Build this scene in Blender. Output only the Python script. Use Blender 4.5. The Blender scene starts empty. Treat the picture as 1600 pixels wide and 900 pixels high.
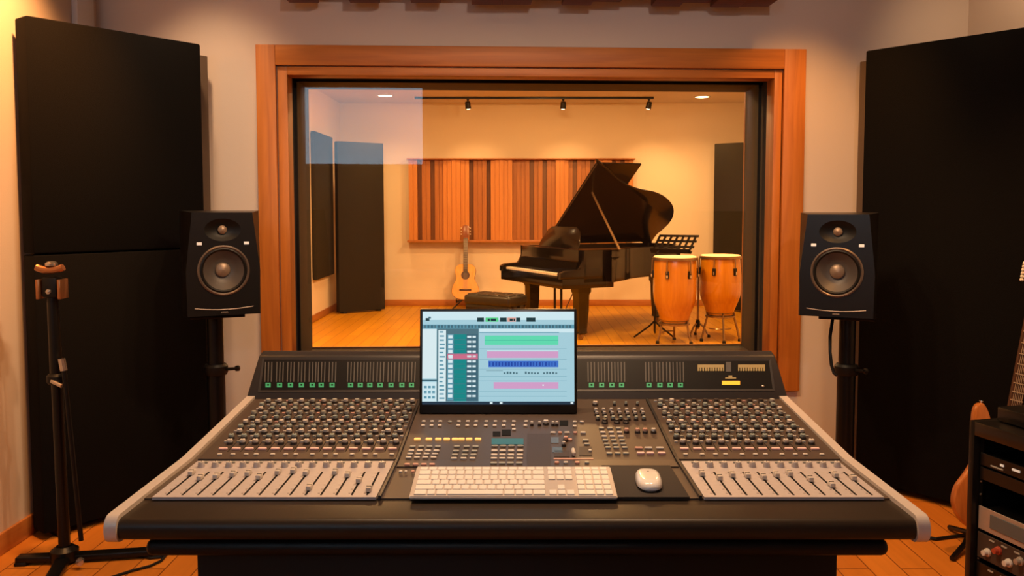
import bpy, bmesh, math, random
from mathutils import Matrix, Vector
R = math.radians
C = bpy.context.scene.collection
S = bpy.context.scene
random.seed(7)

# ------------------------------------------------------------------ camera, world, lights, exposure
FP, PPX, PPY, TH, EYE = 1350.0, 808.0, 413.0, math.atan(88 / 1350.0), 1.35
cam_d = bpy.data.cameras.new('camera'); cam = bpy.data.objects.new('camera', cam_d); C.objects.link(cam)
cam.location = (0, 0, EYE); cam.rotation_euler = (R(90) - TH, 0, 0)
cam_d.sensor_width = 36; cam_d.lens = 36 * FP / 1600
cam_d.shift_x = -(PPX - 800) / 1600; cam_d.shift_y = -(450 - PPY) / 1600
cam_d.clip_start = .05
S.camera = cam
S.view_settings.view_transform = 'Standard'; S.view_settings.look = 'None'
S.view_settings.gamma = 1; S.view_settings.use_curve_mapping = False
S.view_settings.exposure = 0.0
w = bpy.data.worlds.new('world'); S.world = w; w.use_nodes = True
w.node_tree.nodes['Background'].inputs[0].default_value = (.02, .018, .02, 1)
w.node_tree.nodes['Background'].inputs[1].default_value = .3
try:
    S.cycles.use_denoising = True; S.cycles.max_bounces = 10; S.cycles.transparent_max_bounces = 16
    S.cycles.sample_clamp_indirect = 6.0; S.cycles.caustics_reflective = False
except Exception: pass

WARM = (1, .55, .21); AMBER = (1, .45, .13); ROSE = (1, .63, .35); COOL = (1.0, .80, .74)
def lamp(name, kind, loc, target, power, col, size=.1, angle=90, blend=.6, sy=None):
    d = bpy.data.lights.new(name, kind); o = bpy.data.objects.new(name, d); C.objects.link(o)
    o.location = loc
    v = Vector(target) - Vector(loc)
    o.rotation_euler = v.to_track_quat('-Z', 'Y').to_euler()
    d.energy = power; d.color = col
    if kind == 'SPOT':
        d.spot_size = R(angle); d.spot_blend = blend; d.shadow_soft_size = size
    elif kind == 'AREA':
        d.shape = 'RECTANGLE' if sy else 'DISK'; d.size = size
        if sy: d.size_y = sy
    else: d.shadow_soft_size = size
    return o
# control room: a row of warm downlights over the console, wall washers at the sides, a cool spotlight at the rear
for x in (-.40, .10, .55):
    lamp('downlight_row', 'SPOT', (x, 2.40, 2.82), (x, 2.75, 0), 78, ROSE, .045, 138, .55)
lamp('wash_left_side', 'SPOT', (-1.55, 3.05, 2.82), (-2.02, 3.42, 1.85), 330, (1, .42, .13), .05, 62, 1)
lamp('wash_front_left', 'SPOT', (-1.42, 3.65, 2.82), (-1.46, 4.2, 1.0), 66, ROSE, .05, 70, .9)
lamp('wash_front_right', 'SPOT', (1.40, 3.60, 2.82), (1.40, 4.25, 1.1), 92, AMBER, .05, 66, .8)
lamp('wash_right_side', 'SPOT', (1.70, 2.9, 2.82), (1.75, 3.2, 0), 120, AMBER, .05, 70, .8)
lamp('fill_right_corner', 'SPOT', (1.80, 3.45, 2.82), (2.27, 4.05, 2.15), 34, ROSE, .05, 75, 1)  # unseen lamp added to brighten the top of the right wall
for x in (.555, .625):
    lamp('spot_rear', 'SPOT', (x, -1.2, 2.80), (.1, 4.3, 2.0), 84, COOL, .02, 48, 1)  # pair mirrored in the glass, its narrow cone added as upper wall fill
lamp('downlight_floor_left', 'SPOT', (-1.45, 2.75, 2.82), (-1.55, 3.05, 0), 60, AMBER, .05, 60, 1)
lamp('fill_rear', 'AREA', (0, -.6, 2.83), (0, -.3, 0), 3, COOL, .6)  # unseen area lamp added as weak cool ambient fill
# live room lights
for i, (x, y) in enumerate(((-1.68, 11.0), (2.36, 11.05))):
    lamp('recessed_lamp', 'SPOT', (x, y, 2.74), (x, y + .1, 0), 68, WARM, .06, 130, .9)
for x in (-.64, .62, 1.75):
    lamp('track_lamp', 'SPOT', (x, 11.12, 2.66), (x + .1, 11.8, 1.3), 38, WARM, .04, 80, .9)
for x, y in ((-1.4, 8.0), (.5, 7.2), (2.2, 8.0), (.4, 9.4)):
    lamp('live_fill', 'AREA', (x, y, 2.75), (x, y + .2, 0), 80, WARM, .35)  # unseen area lamps added to fill the live room with warm light
lamp('live_fill_near', 'AREA', (1.0, 6.0, 2.75), (1.0, 8.0, .8), 45, WARM, .4)  # same added fill, nearer the window

# ------------------------------------------------------------------ projection helpers (a pixel of the photo to a point on a real plane)
_c, _s = math.cos(TH), math.sin(TH)
def ray(px, py):
    a = (px - PPX) / FP; b = (PPY - py) / FP
    return a, _c + b * _s, -_s + b * _c
def aty(px, py, Y):
    r = ray(px, py); t = Y / r[1]; return Vector((r[0] * t, Y, EYE + r[2] * t))
def atz(px, py, z):
    r = ray(px, py); t = (z - EYE) / r[2]; return Vector((r[0] * t, r[1] * t, z))
SY0, SZ0, SK = 2.06, .74, .08           # console surface: flat, then rising
def ons(px, py):
    p = atz(px, py, SZ0)
    if p.y > SY0:
        r = ray(px, py); t = (SZ0 - SK * SY0 - EYE) / (r[2] - SK * r[1]); p = Vector((r[0] * t, r[1] * t, EYE + r[2] * t))
    return p
def sz(y): return SZ0 + max(0, y - SY0) * SK

# ------------------------------------------------------------------ materials
def lin(h):
    h = h.lstrip('#'); o = []
    for i in (0, 2, 4):
        v = int(h[i:i + 2], 16) / 255; o.append(v / 12.92 if v <= .04045 else ((v + .055) / 1.055) ** 2.4)
    return (*o, 1)
MATS = {}
def mat(name, col, rough=.5, metal=0, bump=0, bscale=80, var=0, vscale=8, coat=0, emit=None, es=0, spec=.5):
    m = bpy.data.materials.new(name); m.use_nodes = True; nt = m.node_tree; b = nt.nodes['Principled BSDF']
    c = lin(col) if isinstance(col, str) else (*col, 1)
    b.inputs['Base Color'].default_value = c; b.inputs['Roughness'].default_value = rough
    b.inputs['Metallic'].default_value = metal; b.inputs['Coat Weight'].default_value = coat
    b.inputs['Specular IOR Level'].default_value = spec
    tc = nt.nodes.new('ShaderNodeTexCoord')
    if var:
        n = nt.nodes.new('ShaderNodeTexNoise'); n.inputs['Scale'].default_value = vscale; n.inputs['Detail'].default_value = 4
        nt.links.new(tc.outputs['Object'], n.inputs['Vector'])
        mx = nt.nodes.new('ShaderNodeMix'); mx.data_type = 'RGBA'
        mx.inputs['A'].default_value = tuple(v * (1 - var) for v in c[:3]) + (1,)
        mx.inputs['B'].default_value = tuple(min(1, v * (1 + var)) for v in c[:3]) + (1,)
        nt.links.new(n.outputs['Fac'], mx.inputs['Factor']); nt.links.new(mx.outputs['Result'], b.inputs['Base Color'])
    if bump:
        n2 = nt.nodes.new('ShaderNodeTexNoise'); n2.inputs['Scale'].default_value = bscale; n2.inputs['Detail'].default_value = 3
        nt.links.new(tc.outputs['Object'], n2.inputs['Vector'])
        bp = nt.nodes.new('ShaderNodeBump'); bp.inputs['Strength'].default_value = bump; bp.inputs['Distance'].default_value = .004
        nt.links.new(n2.outputs['Fac'], bp.inputs['Height']); nt.links.new(bp.outputs['Normal'], b.inputs['Normal'])
    if emit:
        b.inputs['Emission Color'].default_value = lin(emit); b.inputs['Emission Strength'].default_value = es
    MATS[name] = m; return m
def wood(name, c1, c2, axis='Z', scale=6, rough=.4, coat=.1, stretch=.06):
    m = bpy.data.materials.new(name); m.use_nodes = True; nt = m.node_tree; b = nt.nodes['Principled BSDF']
    tc = nt.nodes.new('ShaderNodeTexCoord'); mp = nt.nodes.new('ShaderNodeMapping')
    sc = [1, 1, 1]; sc['XYZ'.index(axis)] = stretch
    mp.inputs['Scale'].default_value = sc
    nt.links.new(tc.outputs['Object'], mp.inputs['Vector'])
    n = nt.nodes.new('ShaderNodeTexNoise'); n.inputs['Scale'].default_value = scale * 6; n.inputs['Detail'].default_value = 6
    n.inputs['Distortion'].default_value = .8
    nt.links.new(mp.outputs['Vector'], n.inputs['Vector'])
    cr = nt.nodes.new('ShaderNodeValToRGB'); cr.color_ramp.elements[0].position = .3; cr.color_ramp.elements[1].position = .72
    cr.color_ramp.elements[0].color = lin(c1); cr.color_ramp.elements[1].color = lin(c2)
    nt.links.new(n.outputs['Fac'], cr.inputs['Fac']); nt.links.new(cr.outputs['Color'], b.inputs['Base Color'])
    b.inputs['Roughness'].default_value = rough; b.inputs['Coat Weight'].default_value = coat; b.inputs['Coat Roughness'].default_value = .25
    MATS[name] = m; return m
def planks(name, c1, c2, gap):
    m = bpy.data.materials.new(name); m.use_nodes = True; nt = m.node_tree; b = nt.nodes['Principled BSDF']
    tc = nt.nodes.new('ShaderNodeTexCoord'); mp = nt.nodes.new('ShaderNodeMapping'); mp.inputs['Rotation'].default_value = (0, 0, R(90))
    nt.links.new(tc.outputs['Object'], mp.inputs['Vector'])
    br = nt.nodes.new('ShaderNodeTexBrick'); br.offset = .43
    br.inputs['Scale'].default_value = 1; br.inputs['Brick Width'].default_value = 1.3; br.inputs['Row Height'].default_value = .12
    br.inputs['Mortar Size'].default_value = .0025; br.inputs['Color1'].default_value = lin(c1); br.inputs['Color2'].default_value = lin(c2)
    br.inputs['Mortar'].default_value = lin(gap)
    nt.links.new(mp.outputs['Vector'], br.inputs['Vector'])
    mp2 = nt.nodes.new('ShaderNodeMapping'); mp2.inputs['Scale'].default_value = (30, 1.6, 1)
    nt.links.new(tc.outputs['Object'], mp2.inputs['Vector'])
    n = nt.nodes.new('ShaderNodeTexNoise'); n.inputs['Scale'].default_value = 1.5; n.inputs['Detail'].default_value = 5
    nt.links.new(mp2.outputs['Vector'], n.inputs['Vector'])
    mx = nt.nodes.new('ShaderNodeMix'); mx.data_type = 'RGBA'; mx.blend_type = 'MULTIPLY'; mx.inputs['Factor'].default_value = .5
    nt.links.new(br.outputs['Color'], mx.inputs['A']); nt.links.new(n.outputs['Color'], mx.inputs['B'])
    hs = nt.nodes.new('ShaderNodeValToRGB'); hs.color_ramp.elements[0].color = (.45, .45, .45, 1); hs.color_ramp.elements[1].color = (1, 1, 1, 1)
    nt.links.new(n.outputs['Fac'], hs.inputs['Fac']); nt.links.new(hs.outputs['Color'], mx.inputs['B'])
    nt.links.new(mx.outputs['Result'], b.inputs['Base Color'])
    b.inputs['Roughness'].default_value = .45; b.inputs['Specular IOR Level'].default_value = .35
    MATS[name] = m; return m
def glassmat(name):
    m = bpy.data.materials.new(name); m.use_nodes = True; nt = m.node_tree
    for n in list(nt.nodes): nt.nodes.remove(n)
    o = nt.nodes.new('ShaderNodeOutputMaterial'); mx = nt.nodes.new('ShaderNodeMixShader')
    t = nt.nodes.new('ShaderNodeBsdfTransparent'); g = nt.nodes.new('ShaderNodeBsdfGlossy'); f = nt.nodes.new('ShaderNodeFresnel')
    g.inputs['Roughness'].default_value = 0; t.inputs['Color'].default_value = (.985, .985, .975, 1); f.inputs['IOR'].default_value = 1.5
    nt.links.new(f.outputs[0], mx.inputs[0]); nt.links.new(t.outputs[0], mx.inputs[1]); nt.links.new(g.outputs[0], mx.inputs[2])
    nt.links.new(mx.outputs[0], o.inputs[0]); MATS[name] = m; return m

mat('wall_paint', '#cdbdae', .85, bump=.08, bscale=220, var=.03, vscale=3)
mat('live_wall', '#e2d3ba', .85, bump=.06, bscale=200, var=.03, vscale=2)
mat('ceiling_paint', '#d8cfc6', .9, var=.02)
planks('floor_planks', '#d4842e', '#c27426', '#7a4214')
planks('live_planks', '#d89a1e', '#c88a16', '#7a4410')
wood('casing_vertical', '#a65e1c', '#c6782c', 'Z', 5, .5, 0)
wood('casing_horizontal', '#a65e1c', '#c6782c', 'X', 5, .5, 0)
wood('base_wood', '#a5642e', '#bb7a3e', 'Y', 5)
wood('base_wood_x', '#a5642e', '#bb7a3e', 'X', 5)
mat('black_lining', '#1b140d', .85, bump=.2, bscale=300)
mat('fabric_black', '#080605', .95, bump=.35, bscale=420, var=.25, vscale=120, spec=.15)
mat('fabric_olive', '#2c2820', .95, bump=.3, bscale=420, var=.2, vscale=100, spec=.2)
mat('fabric_edge', '#5a4a3c', .8, bump=.2, bscale=300)
mat('black_plastic', '#0b0a09', .5, var=.1, vscale=60, spec=.3)
mat('black_satin', '#131110', .3, var=.1, vscale=40)
mat('black_metal', '#0b0a0a', .35, .3, var=.1, vscale=60)
mat('vinyl', '#30261c', .38, bump=.05, bscale=500, var=.06, vscale=20, spec=.25)
mat('console_plate', '#52443a', .45, .1, bump=.05, bscale=500, var=.05, vscale=40)
mat('console_dark', '#40332b', .55, var=.06, vscale=30)
mat('bridge_grey', '#322e2e', .4, .15, bump=.05, bscale=400, var=.06, vscale=30)
mat('fader_plate', '#c2b8b6', .5, .15, bump=.1, bscale=600, var=.08, vscale=90)
mat('cheek_metal', '#dccec2', .32, .15, var=.05, vscale=20)
mat('slot_black', '#100c09', .8, var=.1, spec=.2)
mat('knob_dark', '#443b35', .4, var=.15, vscale=90)
mat('knob_light', '#d3c9be', .4, var=.12, vscale=90)
mat('knob_grey', '#97a19a', .4, var=.12, vscale=90)
mat('button_white', '#d8cfc4', .45, var=.1, vscale=90)
mat('button_grey', '#a9a79c', .45, var=.1, vscale=90)
mat('button_red', '#f2ccc6', .45, var=.1, vscale=90, emit='#ff7a68', es=.05)
mat('button_rose', '#d9a794', .45, var=.1, vscale=90, emit='#ff8a60', es=.03)
mat('button_amber', '#ffc070', .45, emit='#ffb860', es=1.0)
mat('display_teal', '#2a666a', .35, emit='#1f7a80', es=.1)
mat('display_grey', '#5a6264', .25, var=.1)
mat('meter_glass', '#0a0808', .4, var=.1, spec=.3)
mat('meter_line', '#5a5652', .4, var=.1, vscale=80)
mat('led_green', '#3a8a5c', .4, emit='#38b070', es=.38)
mat('lamp_amber', '#a08c62', .4, emit='#d8a850', es=.08)
mat('lamp_yellow', '#ffc040', .4, emit='#ffa830', es=.7)
mat('fader_cap', '#cfc4b8', .35, var=.1, vscale=60)
mat('key_white', '#efe8e2', .4, var=.02)
mat('aluminium', '#d6cbc3', .35, .35, var=.03)
mat('mouse_white', '#f4efea', .18, coat=.4)
mat('mousepad', '#2c231d', .8, bump=.2, bscale=600)
mat('cone_grey', '#4b443f', .5, var=.12, vscale=30)
mat('rim_metal', '#6b6058', .35, .5, var=.1)
mat('dome', '#8a7663', .4, .3)
mat('led_white', '#d8d4cc', .4, emit='#fff4e0', es=.25)
mat('chrome', '#d0c8c0', .18, .9, var=.05)
mat('copper', '#b97f55', .3, .8, var=.1, vscale=30)
mat('piano_black', '#0d0806', .16, coat=.15, var=.15, vscale=3, spec=.4)
mat('piano_gold', '#8a5a28', .4, .4, var=.15)
mat('ivory', '#f0e4d0', .3, var=.02)
mat('felt_red', '#5a1a10', .9)
mat('leather', '#1d1811', .38, bump=.1, bscale=200, var=.15)
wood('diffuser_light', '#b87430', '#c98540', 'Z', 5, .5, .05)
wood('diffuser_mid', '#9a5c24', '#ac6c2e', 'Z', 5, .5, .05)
wood('diffuser_shaded', '#64380e', '#754515', 'Z', 5, .5, .05)
wood('spruce', '#d99a3c', '#e8b058', 'Z', 10, .25, .5)
wood('mahogany', '#6b3313', '#8c4a20', 'Z', 8, .3, .4)
wood('block_wood', '#5a2e12', '#6e3c1a', 'X', 6, .6, 0)
wood('ebony', '#20130b', '#33200f', 'Z', 8, .4, .1)
wood('conga_wood', '#a86a08', '#bc7c12', 'Z', 7, .22, .5)
wood('natural_body', '#a05a26', '#bf7436', 'Z', 6, .3, .4)
mat('skin_head', '#efdcb8', .6, var=.04, vscale=10)
mat('brass_steel', '#8d7558', .3, .8, var=.1)
mat('rosewood', '#4a2b1a', .5, var=.2, vscale=60)
mat('fret', '#c9b9a4', .3, .7)
mat('rack_silver', '#b3a69a', .4, .4, var=.1, vscale=40)
mat('knob_red', '#b04830', .4)
mat('lamp_glow', '#fff0d8', .5, emit='#ffe2b0', es=9)
mat('daylight', '#a8c8e0', .5, emit='#a8c6da', es=4.4)
mat('white_frame', '#d8d4d0', .5, var=.02)
glassmat('clear_glass')
SC = {}
for nm, col, es in (('scr_bg', '#a9d3e0', .8), ('scr_top', '#cfe9f0', .85), ('scr_bar', '#5f9bb0', .8), ('scr_dark', '#3f6878', .8), ('scr_teal', '#0f8a8a', .8),
                    ('scr_grey', '#4f7480', .8), ('scr_green', '#62dfb4', .8), ('scr_pink', '#d7a2cd', .8), ('scr_blue', '#3f74d0', .8),
                    ('scr_navy', '#1f48a8', .8), ('scr_red', '#d0708c', .8), ('scr_white', '#dff2f6', .8), ('scr_foot', '#22384a', .8), ('scr_ink', '#12383f', .8), ('scr_salmon', '#e8a898', .8), ('scr_lgreen', '#58d888', .8)):
    mat(nm, '#0a0a0a', .25, emit=col, es=es * 1.15)

# ------------------------------------------------------------------ mesh builder
class MB:
    def __init__(s): s.bm = bmesh.new(); s.mats = []; s.xf = Matrix()
    def mi(s, m):
        if m is None: return 0
        if m not in s.mats: s.mats.append(m)
        return s.mats.index(m)
    def _fin(s, faces, m):
        i = s.mi(m)
        for f in faces: f.material_index = i
    def mesh(s, vs, fs, m=None):
        V = [s.bm.verts.new(s.xf @ Vector(v)) for v in vs]; F = []
        for f in fs:
            try: F.append(s.bm.faces.new([V[i] for i in f]))
            except ValueError: pass
        s._fin(F, m); return F
    def box(s, c, d, m=None, rot=None, bev=0, seg=2):
        t = bmesh.new(); bmesh.ops.create_cube(t, size=1)
        bmesh.ops.scale(t, vec=d, verts=t.verts)
        if bev: bmesh.ops.bevel(t, geom=t.edges[:], offset=bev, segments=seg, affect='EDGES', profile=.5)
        M = Matrix.Translation(c)
        if rot is not None: M = M @ rot
        s.merge(t, M, m)
    def bb(s, a, b, m=None, bev=0, seg=2):
        s.box([(a[i] + b[i]) / 2 for i in range(3)], [abs(b[i] - a[i]) for i in range(3)], m, None, bev, seg)
    def merge(s, t, M, m):
        M = s.xf @ M; i = s.mi(m); mp = {}
        for v in t.verts: mp[v] = s.bm.verts.new(M @ v.co)
        for f in t.faces:
            try: s.bm.faces.new([mp[v] for v in f.verts]).material_index = i
            except ValueError: pass
        t.free()
    def lathe(s, prof, c=(0, 0, 0), axis=(0, 0, 1), n=24, m=None, sc=(1, 1), caps=True):
        q = Vector((0, 0, 1)).rotation_difference(Vector(axis)).to_matrix().to_4x4(); M = Matrix.Translation(c) @ q
        vs = []; fs = []
        for r, h in prof:
            for k in range(n):
                a = 2 * math.pi * k / n; vs.append(M @ Vector((r * math.cos(a) * sc[0], r * math.sin(a) * sc[1], h)))
        for j in range(len(prof) - 1):
            for k in range(n): fs.append((j * n + k, j * n + (k + 1) % n, (j + 1) * n + (k + 1) % n, (j + 1) * n + k))
        if caps:
            if prof[0][0] > 1e-6: fs.append(tuple(range(n))[::-1])
            if prof[-1][0] > 1e-6: fs.append(tuple((len(prof) - 1) * n + k for k in range(n)))
        return s.mesh(vs, fs, m)
    def rod(s, a, b, r, r2=None, n=12, m=None):
        a = Vector(a); b = Vector(b); L = (b - a).length
        s.lathe([(r, 0), (r if r2 is None else r2, L)], a, (b - a), n, m)
    def tube(s, pts, r, n=8, m=None):
        P = [Vector(p) for p in pts]; vs = []; fs = []; k0 = len(P)
        up = Vector((0, 0, 1))
        for i, p in enumerate(P):
            t = (P[min(i + 1, k0 - 1)] - P[max(i - 1, 0)]).normalized()
            u = up.cross(t)
            if u.length < .1: u = Vector((1, 0, 0)).cross(t)
            u.normalize(); v = t.cross(u)
            for k in range(n):
                a = 2 * math.pi * k / n; vs.append(p + (u * math.cos(a) + v * math.sin(a)) * r)
        for j in range(k0 - 1):
            for k in range(n): fs.append((j * n + k, j * n + (k + 1) % n, (j + 1) * n + (k + 1) % n, (j + 1) * n + k))
        fs += [tuple(range(n))[::-1], tuple((k0 - 1) * n + k for k in range(n))]
        s.mesh(vs, fs, m)
    def prism(s, pts, z0, z1, m=None, M=None, bev=0):
        t = bmesh.new(); n = len(pts)
        a = [t.verts.new((p[0], p[1], z0)) for p in pts]; b = [t.verts.new((p[0], p[1], z1)) for p in pts]
        t.faces.new(a[::-1]); t.faces.new(b)
        for i in range(n): t.faces.new((a[i], a[(i + 1) % n], b[(i + 1) % n], b[i]))
        bmesh.ops.recalc_face_normals(t, faces=t.faces[:])
        if bev:
            e = [x for x in t.edges if abs(x.verts[0].co.z - x.verts[1].co.z) < 1e-6]
            bmesh.ops.bevel(t, geom=e, offset=bev, segments=2, affect='EDGES', profile=.5)
        s.merge(t, M or Matrix(), m)
    def build(s, name, m=None, parent=None, world=False, smooth=35):
        if m and not s.mats: s.mats = [m]
        elif m and m not in s.mats: s.mats.append(m)
        if world and parent is not None: s.bm.transform(ROOTM[parent.name].inverted())
        bmesh.ops.recalc_face_normals(s.bm, faces=s.bm.faces[:])
        me = bpy.data.meshes.new(name); s.bm.to_mesh(me); s.bm.free()
        for k in s.mats: me.materials.append(MATS[k])
        if smooth:
            me.polygons.foreach_set('use_smooth', [True] * len(me.polygons))
            me.set_sharp_from_angle(angle=R(smooth))
        o = bpy.data.objects.new(name, me); C.objects.link(o)
        if parent is not None:
            o.parent = parent; ROOTM[o.name] = ROOTM[parent.name].copy()
        return o
ROOTM = {}
def thing(name, label, cat, loc=(0, 0, 0), rz=0, group=None):
    o = bpy.data.objects.new(name, None); C.objects.link(o); o.location = loc; o.rotation_euler = (0, 0, rz)
    o.empty_display_size = .1
    tag(o, label, cat, group); ROOTM[o.name] = Matrix.Translation(loc) @ Matrix.Rotation(rz, 4, 'Z'); return o
def tag(o, label, cat, group=None):
    o['label'] = label; o['category'] = cat
    if group: o['group'] = group
def struct(o, label=None, cat=None):
    o['kind'] = 'structure'
    if label: o['label'] = label
    if cat: o['category'] = cat
    return o
def dup(root, loc, rz, label=None):
    r = root.copy(); C.objects.link(r); r.location = loc; r.rotation_euler = (0, 0, rz)
    if label: r['label'] = label
    for ch in list(root.children):
        c = ch.copy(); C.objects.link(c); c.parent = r
        for g in ch.children:
            d = g.copy(); C.objects.link(d); d.parent = c
    return r
def copypart(o, loc, parent):
    c = o.copy(); C.objects.link(c); c.parent = parent; c.location = loc; return c

# ------------------------------------------------------------------ room shell
CH = 3.14; REAR = -2.0; XL, XR = -2.02, 2.27; FW = 4.31; K = .047; PHI = math.atan(K)
b = MB(); b.bb((XL - .6, REAR - .2, -.1), (XR + .3, 4.6, 0)); struct(b.build('floor', 'floor_planks', smooth=0), 'orange wood plank floor of the control room', 'floor')
b = MB(); b.bb((XL - .6, REAR - .2, CH), (XR + .3, 4.9, CH + .1)); struct(b.build('ceiling', 'ceiling_paint', smooth=0), 'plain ceiling over the control room', 'ceiling')
b = MB(); b.prism([(XL - .5, REAR - .2), (-2.36, REAR - .2), (XL, 2.4), (XL, 4.3), (XL - .5, 4.3)], 0, CH); struct(b.build('wall_left', 'wall_paint', smooth=0), 'warmly lit plain wall left of the dark acoustic panel', 'wall')
b = MB(); b.bb((XR, REAR - .2, 0), (XR + .2, 4.45, CH)); struct(b.build('wall_right', 'wall_paint', smooth=0), 'plain side wall behind the panel on the rack side', 'wall')
# front wall, slightly turned, with the window opening (local frame: x along the wall, y away from the camera)
OX0, OX1, OZ0, OZ1 = -1.150, 1.350, .50, 2.025
def walllocal(o): o.location = (0, FW, 0); o.rotation_euler = (0, 0, PHI); return o
b = MB()
b.bb((-2.6, 0, 0), (OX0, .6, CH)); b.bb((OX1, 0, 0), (3.6, .6, CH)); b.bb((OX0, 0, 0), (OX1, .6, OZ0)); b.bb((OX0, 0, OZ1), (OX1, .6, CH))
struct(walllocal(b.build('wall_front', 'wall_paint', smooth=0)), 'pale plaster wall around the wide studio window', 'wall')
# window
win = thing('window_1', 'wide studio window in an orange oak casing looking into the live room', 'window', (0, FW, 0), PHI); struct(win)
cx0, cx1, cz0, cz1 = -1.264, 1.437, .42, 2.137
ix0, ix1, iz0, iz1 = -1.171, 1.328, .53, 2.040
b = MB()
b.bb((cx0, -.03, cz0), (ix0, .0, cz1), 'casing_vertical', .003); b.bb((ix1, -.03, cz0), (cx1, .0, cz1), 'casing_vertical', .003)
b.bb((ix0, -.03, iz1), (ix1, .0, cz1), 'casing_horizontal', .003); b.bb((ix0, -.03, cz0), (ix1, .0, iz0), 'casing_horizontal', .003)
b.build('casing', None, win)
jx0, jx1, jz0, jz1 = -1.118, 1.284, .57, 1.995
b = MB()
b.bb((ix0 + .004, -.012, iz0), (jx0, .10, iz1 - .004), 'casing_vertical', .003); b.bb((jx1, -.012, iz0), (ix1 - .004, .10, iz1 - .004), 'casing_vertical', .003)
b.bb((jx0, -.012, jz1), (jx1, .10, iz1 - .004), 'casing_horizontal', .003); b.bb((jx0, -.012, iz0), (jx1, .10, jz0), 'casing_horizontal', .003)
b.build('inner_frame', None, win)
gx0, gx1, gz0, gz1 = -1.140, 1.300, .55, 2.015
b = MB()
b.bb((gx0 - .01, .10, gz0), (gx0 + .008, .597, gz1)); b.prism([(gx1 - .008, .10), (gx1 + .030, .597), (gx1 + .048, .597), (gx1 + .048, .10)], gz0, gz1)
b.bb((gx0, .10, gz1 - .008), (gx1 + .04, .597, gz1 + .01)); b.bb((gx0, .10, gz0 - .01), (gx1 + .04, .597, gz0 + .004))
b.build('reveal_lining', 'black_lining', win, smooth=0)
b = MB()
for a, c in (((gx0 - .06, .60, gz0 - .06), (gx0 + .0, .62, gz1 + .06)), ((gx1 + .03, .60, gz0 - .06), (gx1 + .09, .62, gz1 + .06)), ((gx0, .60, gz1), (gx1 + .03, .62, gz1 + .06)), ((gx0, .60, gz0 - .06), (gx1 + .03, .62, gz0 + .012))): b.bb(a, c)
b.build('far_trim', 'base_wood_x', win)
b = MB(); b.bb((gx0 + .008, .20, gz0 + .004), (gx1 - .008, .208, gz1 - .008)); b.build('glass_pane', 'clear_glass', win, smooth=0)
b = MB()
for a, c in (((gx0 + .008, .209, gz0), (gx0 + .022, .225, gz1 - .008)), ((gx1 - .022, .209, gz0), (gx1 - .008, .225, gz1 - .008)), ((gx0, .209, gz1 - .022), (gx1, .225, gz1 - .008))): b.bb(a, c)
b.build('glazing_bead', 'black_lining', win, smooth=0)
# rear wall with a high daylight window (seen only as a reflection in the studio glass)
wx0, wx1, wz0, wz1 = -2.28, -.58, 1.90, 3.08
b = MB(); y0, y1 = REAR - .2, REAR
b.bb((XL - .5, y0, 0), (wx0, y1, CH)); b.bb((wx1, y0, 0), (XR + .2, y1, CH)); b.bb((wx0, y0, 0), (wx1, y1, wz0)); b.bb((wx0, y0, wz1), (wx1, y1, CH))
struct(b.build('wall_rear', 'wall_paint', smooth=0), 'plain wall behind the engineer seat', 'wall')
w2 = thing('window_2', 'high daylight window in the wall behind the camera', 'window', (0, REAR, 0)); struct(w2)
b = MB(); b.bb((wx0, -.12, wz0), (wx1, -.10, wz1)); b.build('pane', 'daylight', w2, smooth=0)
b = MB()
for a, c in (((wx0 - .04, -.01, wz0 - .04), (wx0, .02, wz1 + .04)), ((wx1, -.01, wz0 - .04), (wx1 + .04, .02, wz1 + .04)), ((wx0, -.01, wz1), (wx1, .02, wz1 + .04)), ((wx0, -.01, wz0 - .04), (wx1, .02, wz0))): b.bb(a, c)
b.build('frame', 'white_frame', w2, smooth=0)
# baseboards and corner pilaster
b = MB(); b.bb((XL, 2.4, 0), (XL + .015, 4.2, .085), None, .004); struct(b.build('baseboard_left', 'base_wood'), 'wooden baseboard along the side wall by the microphone stand', 'baseboard')
b = MB(); b.bb((XR - .015, REAR, 0), (XR, 4.4, .085), None, .004); struct(b.build('baseboard_right', 'base_wood'), 'wooden baseboard along the rack side wall', 'baseboard')
b = MB(); b.bb((XL, 3.98, 0), (XL + .028, 4.14, CH), None, .004); struct(b.build('trim_1', 'white_frame'), 'pale upright trim on the wall beside the corner', 'trim')

# live room shell
LX0, LX1, LY0, LY1, LH = -2.42, 3.45, 4.9, 11.9, 2.78
b = MB(); b.bb((LX0 - .2, 4.6, -.1), (LX1 + .2, LY1 + .2, 0)); struct(b.build('floor_live_room', 'live_planks', smooth=0), 'golden wood plank floor of the live room', 'floor')
b = MB(); b.bb((LX0 - .2, 4.9, LH), (LX1 + .2, LY1 + .2, LH + .1)); struct(b.build('ceiling_live_room', 'ceiling_paint', smooth=0), 'plain ceiling of the live room with track lights', 'ceiling')
b = MB(); b.bb((LX0 - .2, LY1, 0), (LX1 + .2, LY1 + .2, LH)); struct(b.build('wall_live_back', 'live_wall', smooth=0), 'cream wall behind the piano in the live room', 'wall')
b = MB(); b.bb((LX0 - .2, 4.7, 0), (LX0, LY1, LH)); struct(b.build('wall_live_left', 'live_wall', smooth=0), 'cream side wall of the live room with a dark wall panel', 'wall')
b = MB(); b.bb((LX1, 5.0, 0), (LX1 + .2, LY1, LH)); struct(b.build('wall_live_right', 'live_wall', smooth=0), 'cream side wall of the live room behind the drums', 'wall')
b = MB(); b.bb((LX0, LY1 - .015, 0), (LX1, LY1, .085), None, .004); struct(b.build('baseboard_live_back', 'base_wood_x'), 'wooden baseboard behind the piano', 'baseboard')
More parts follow.
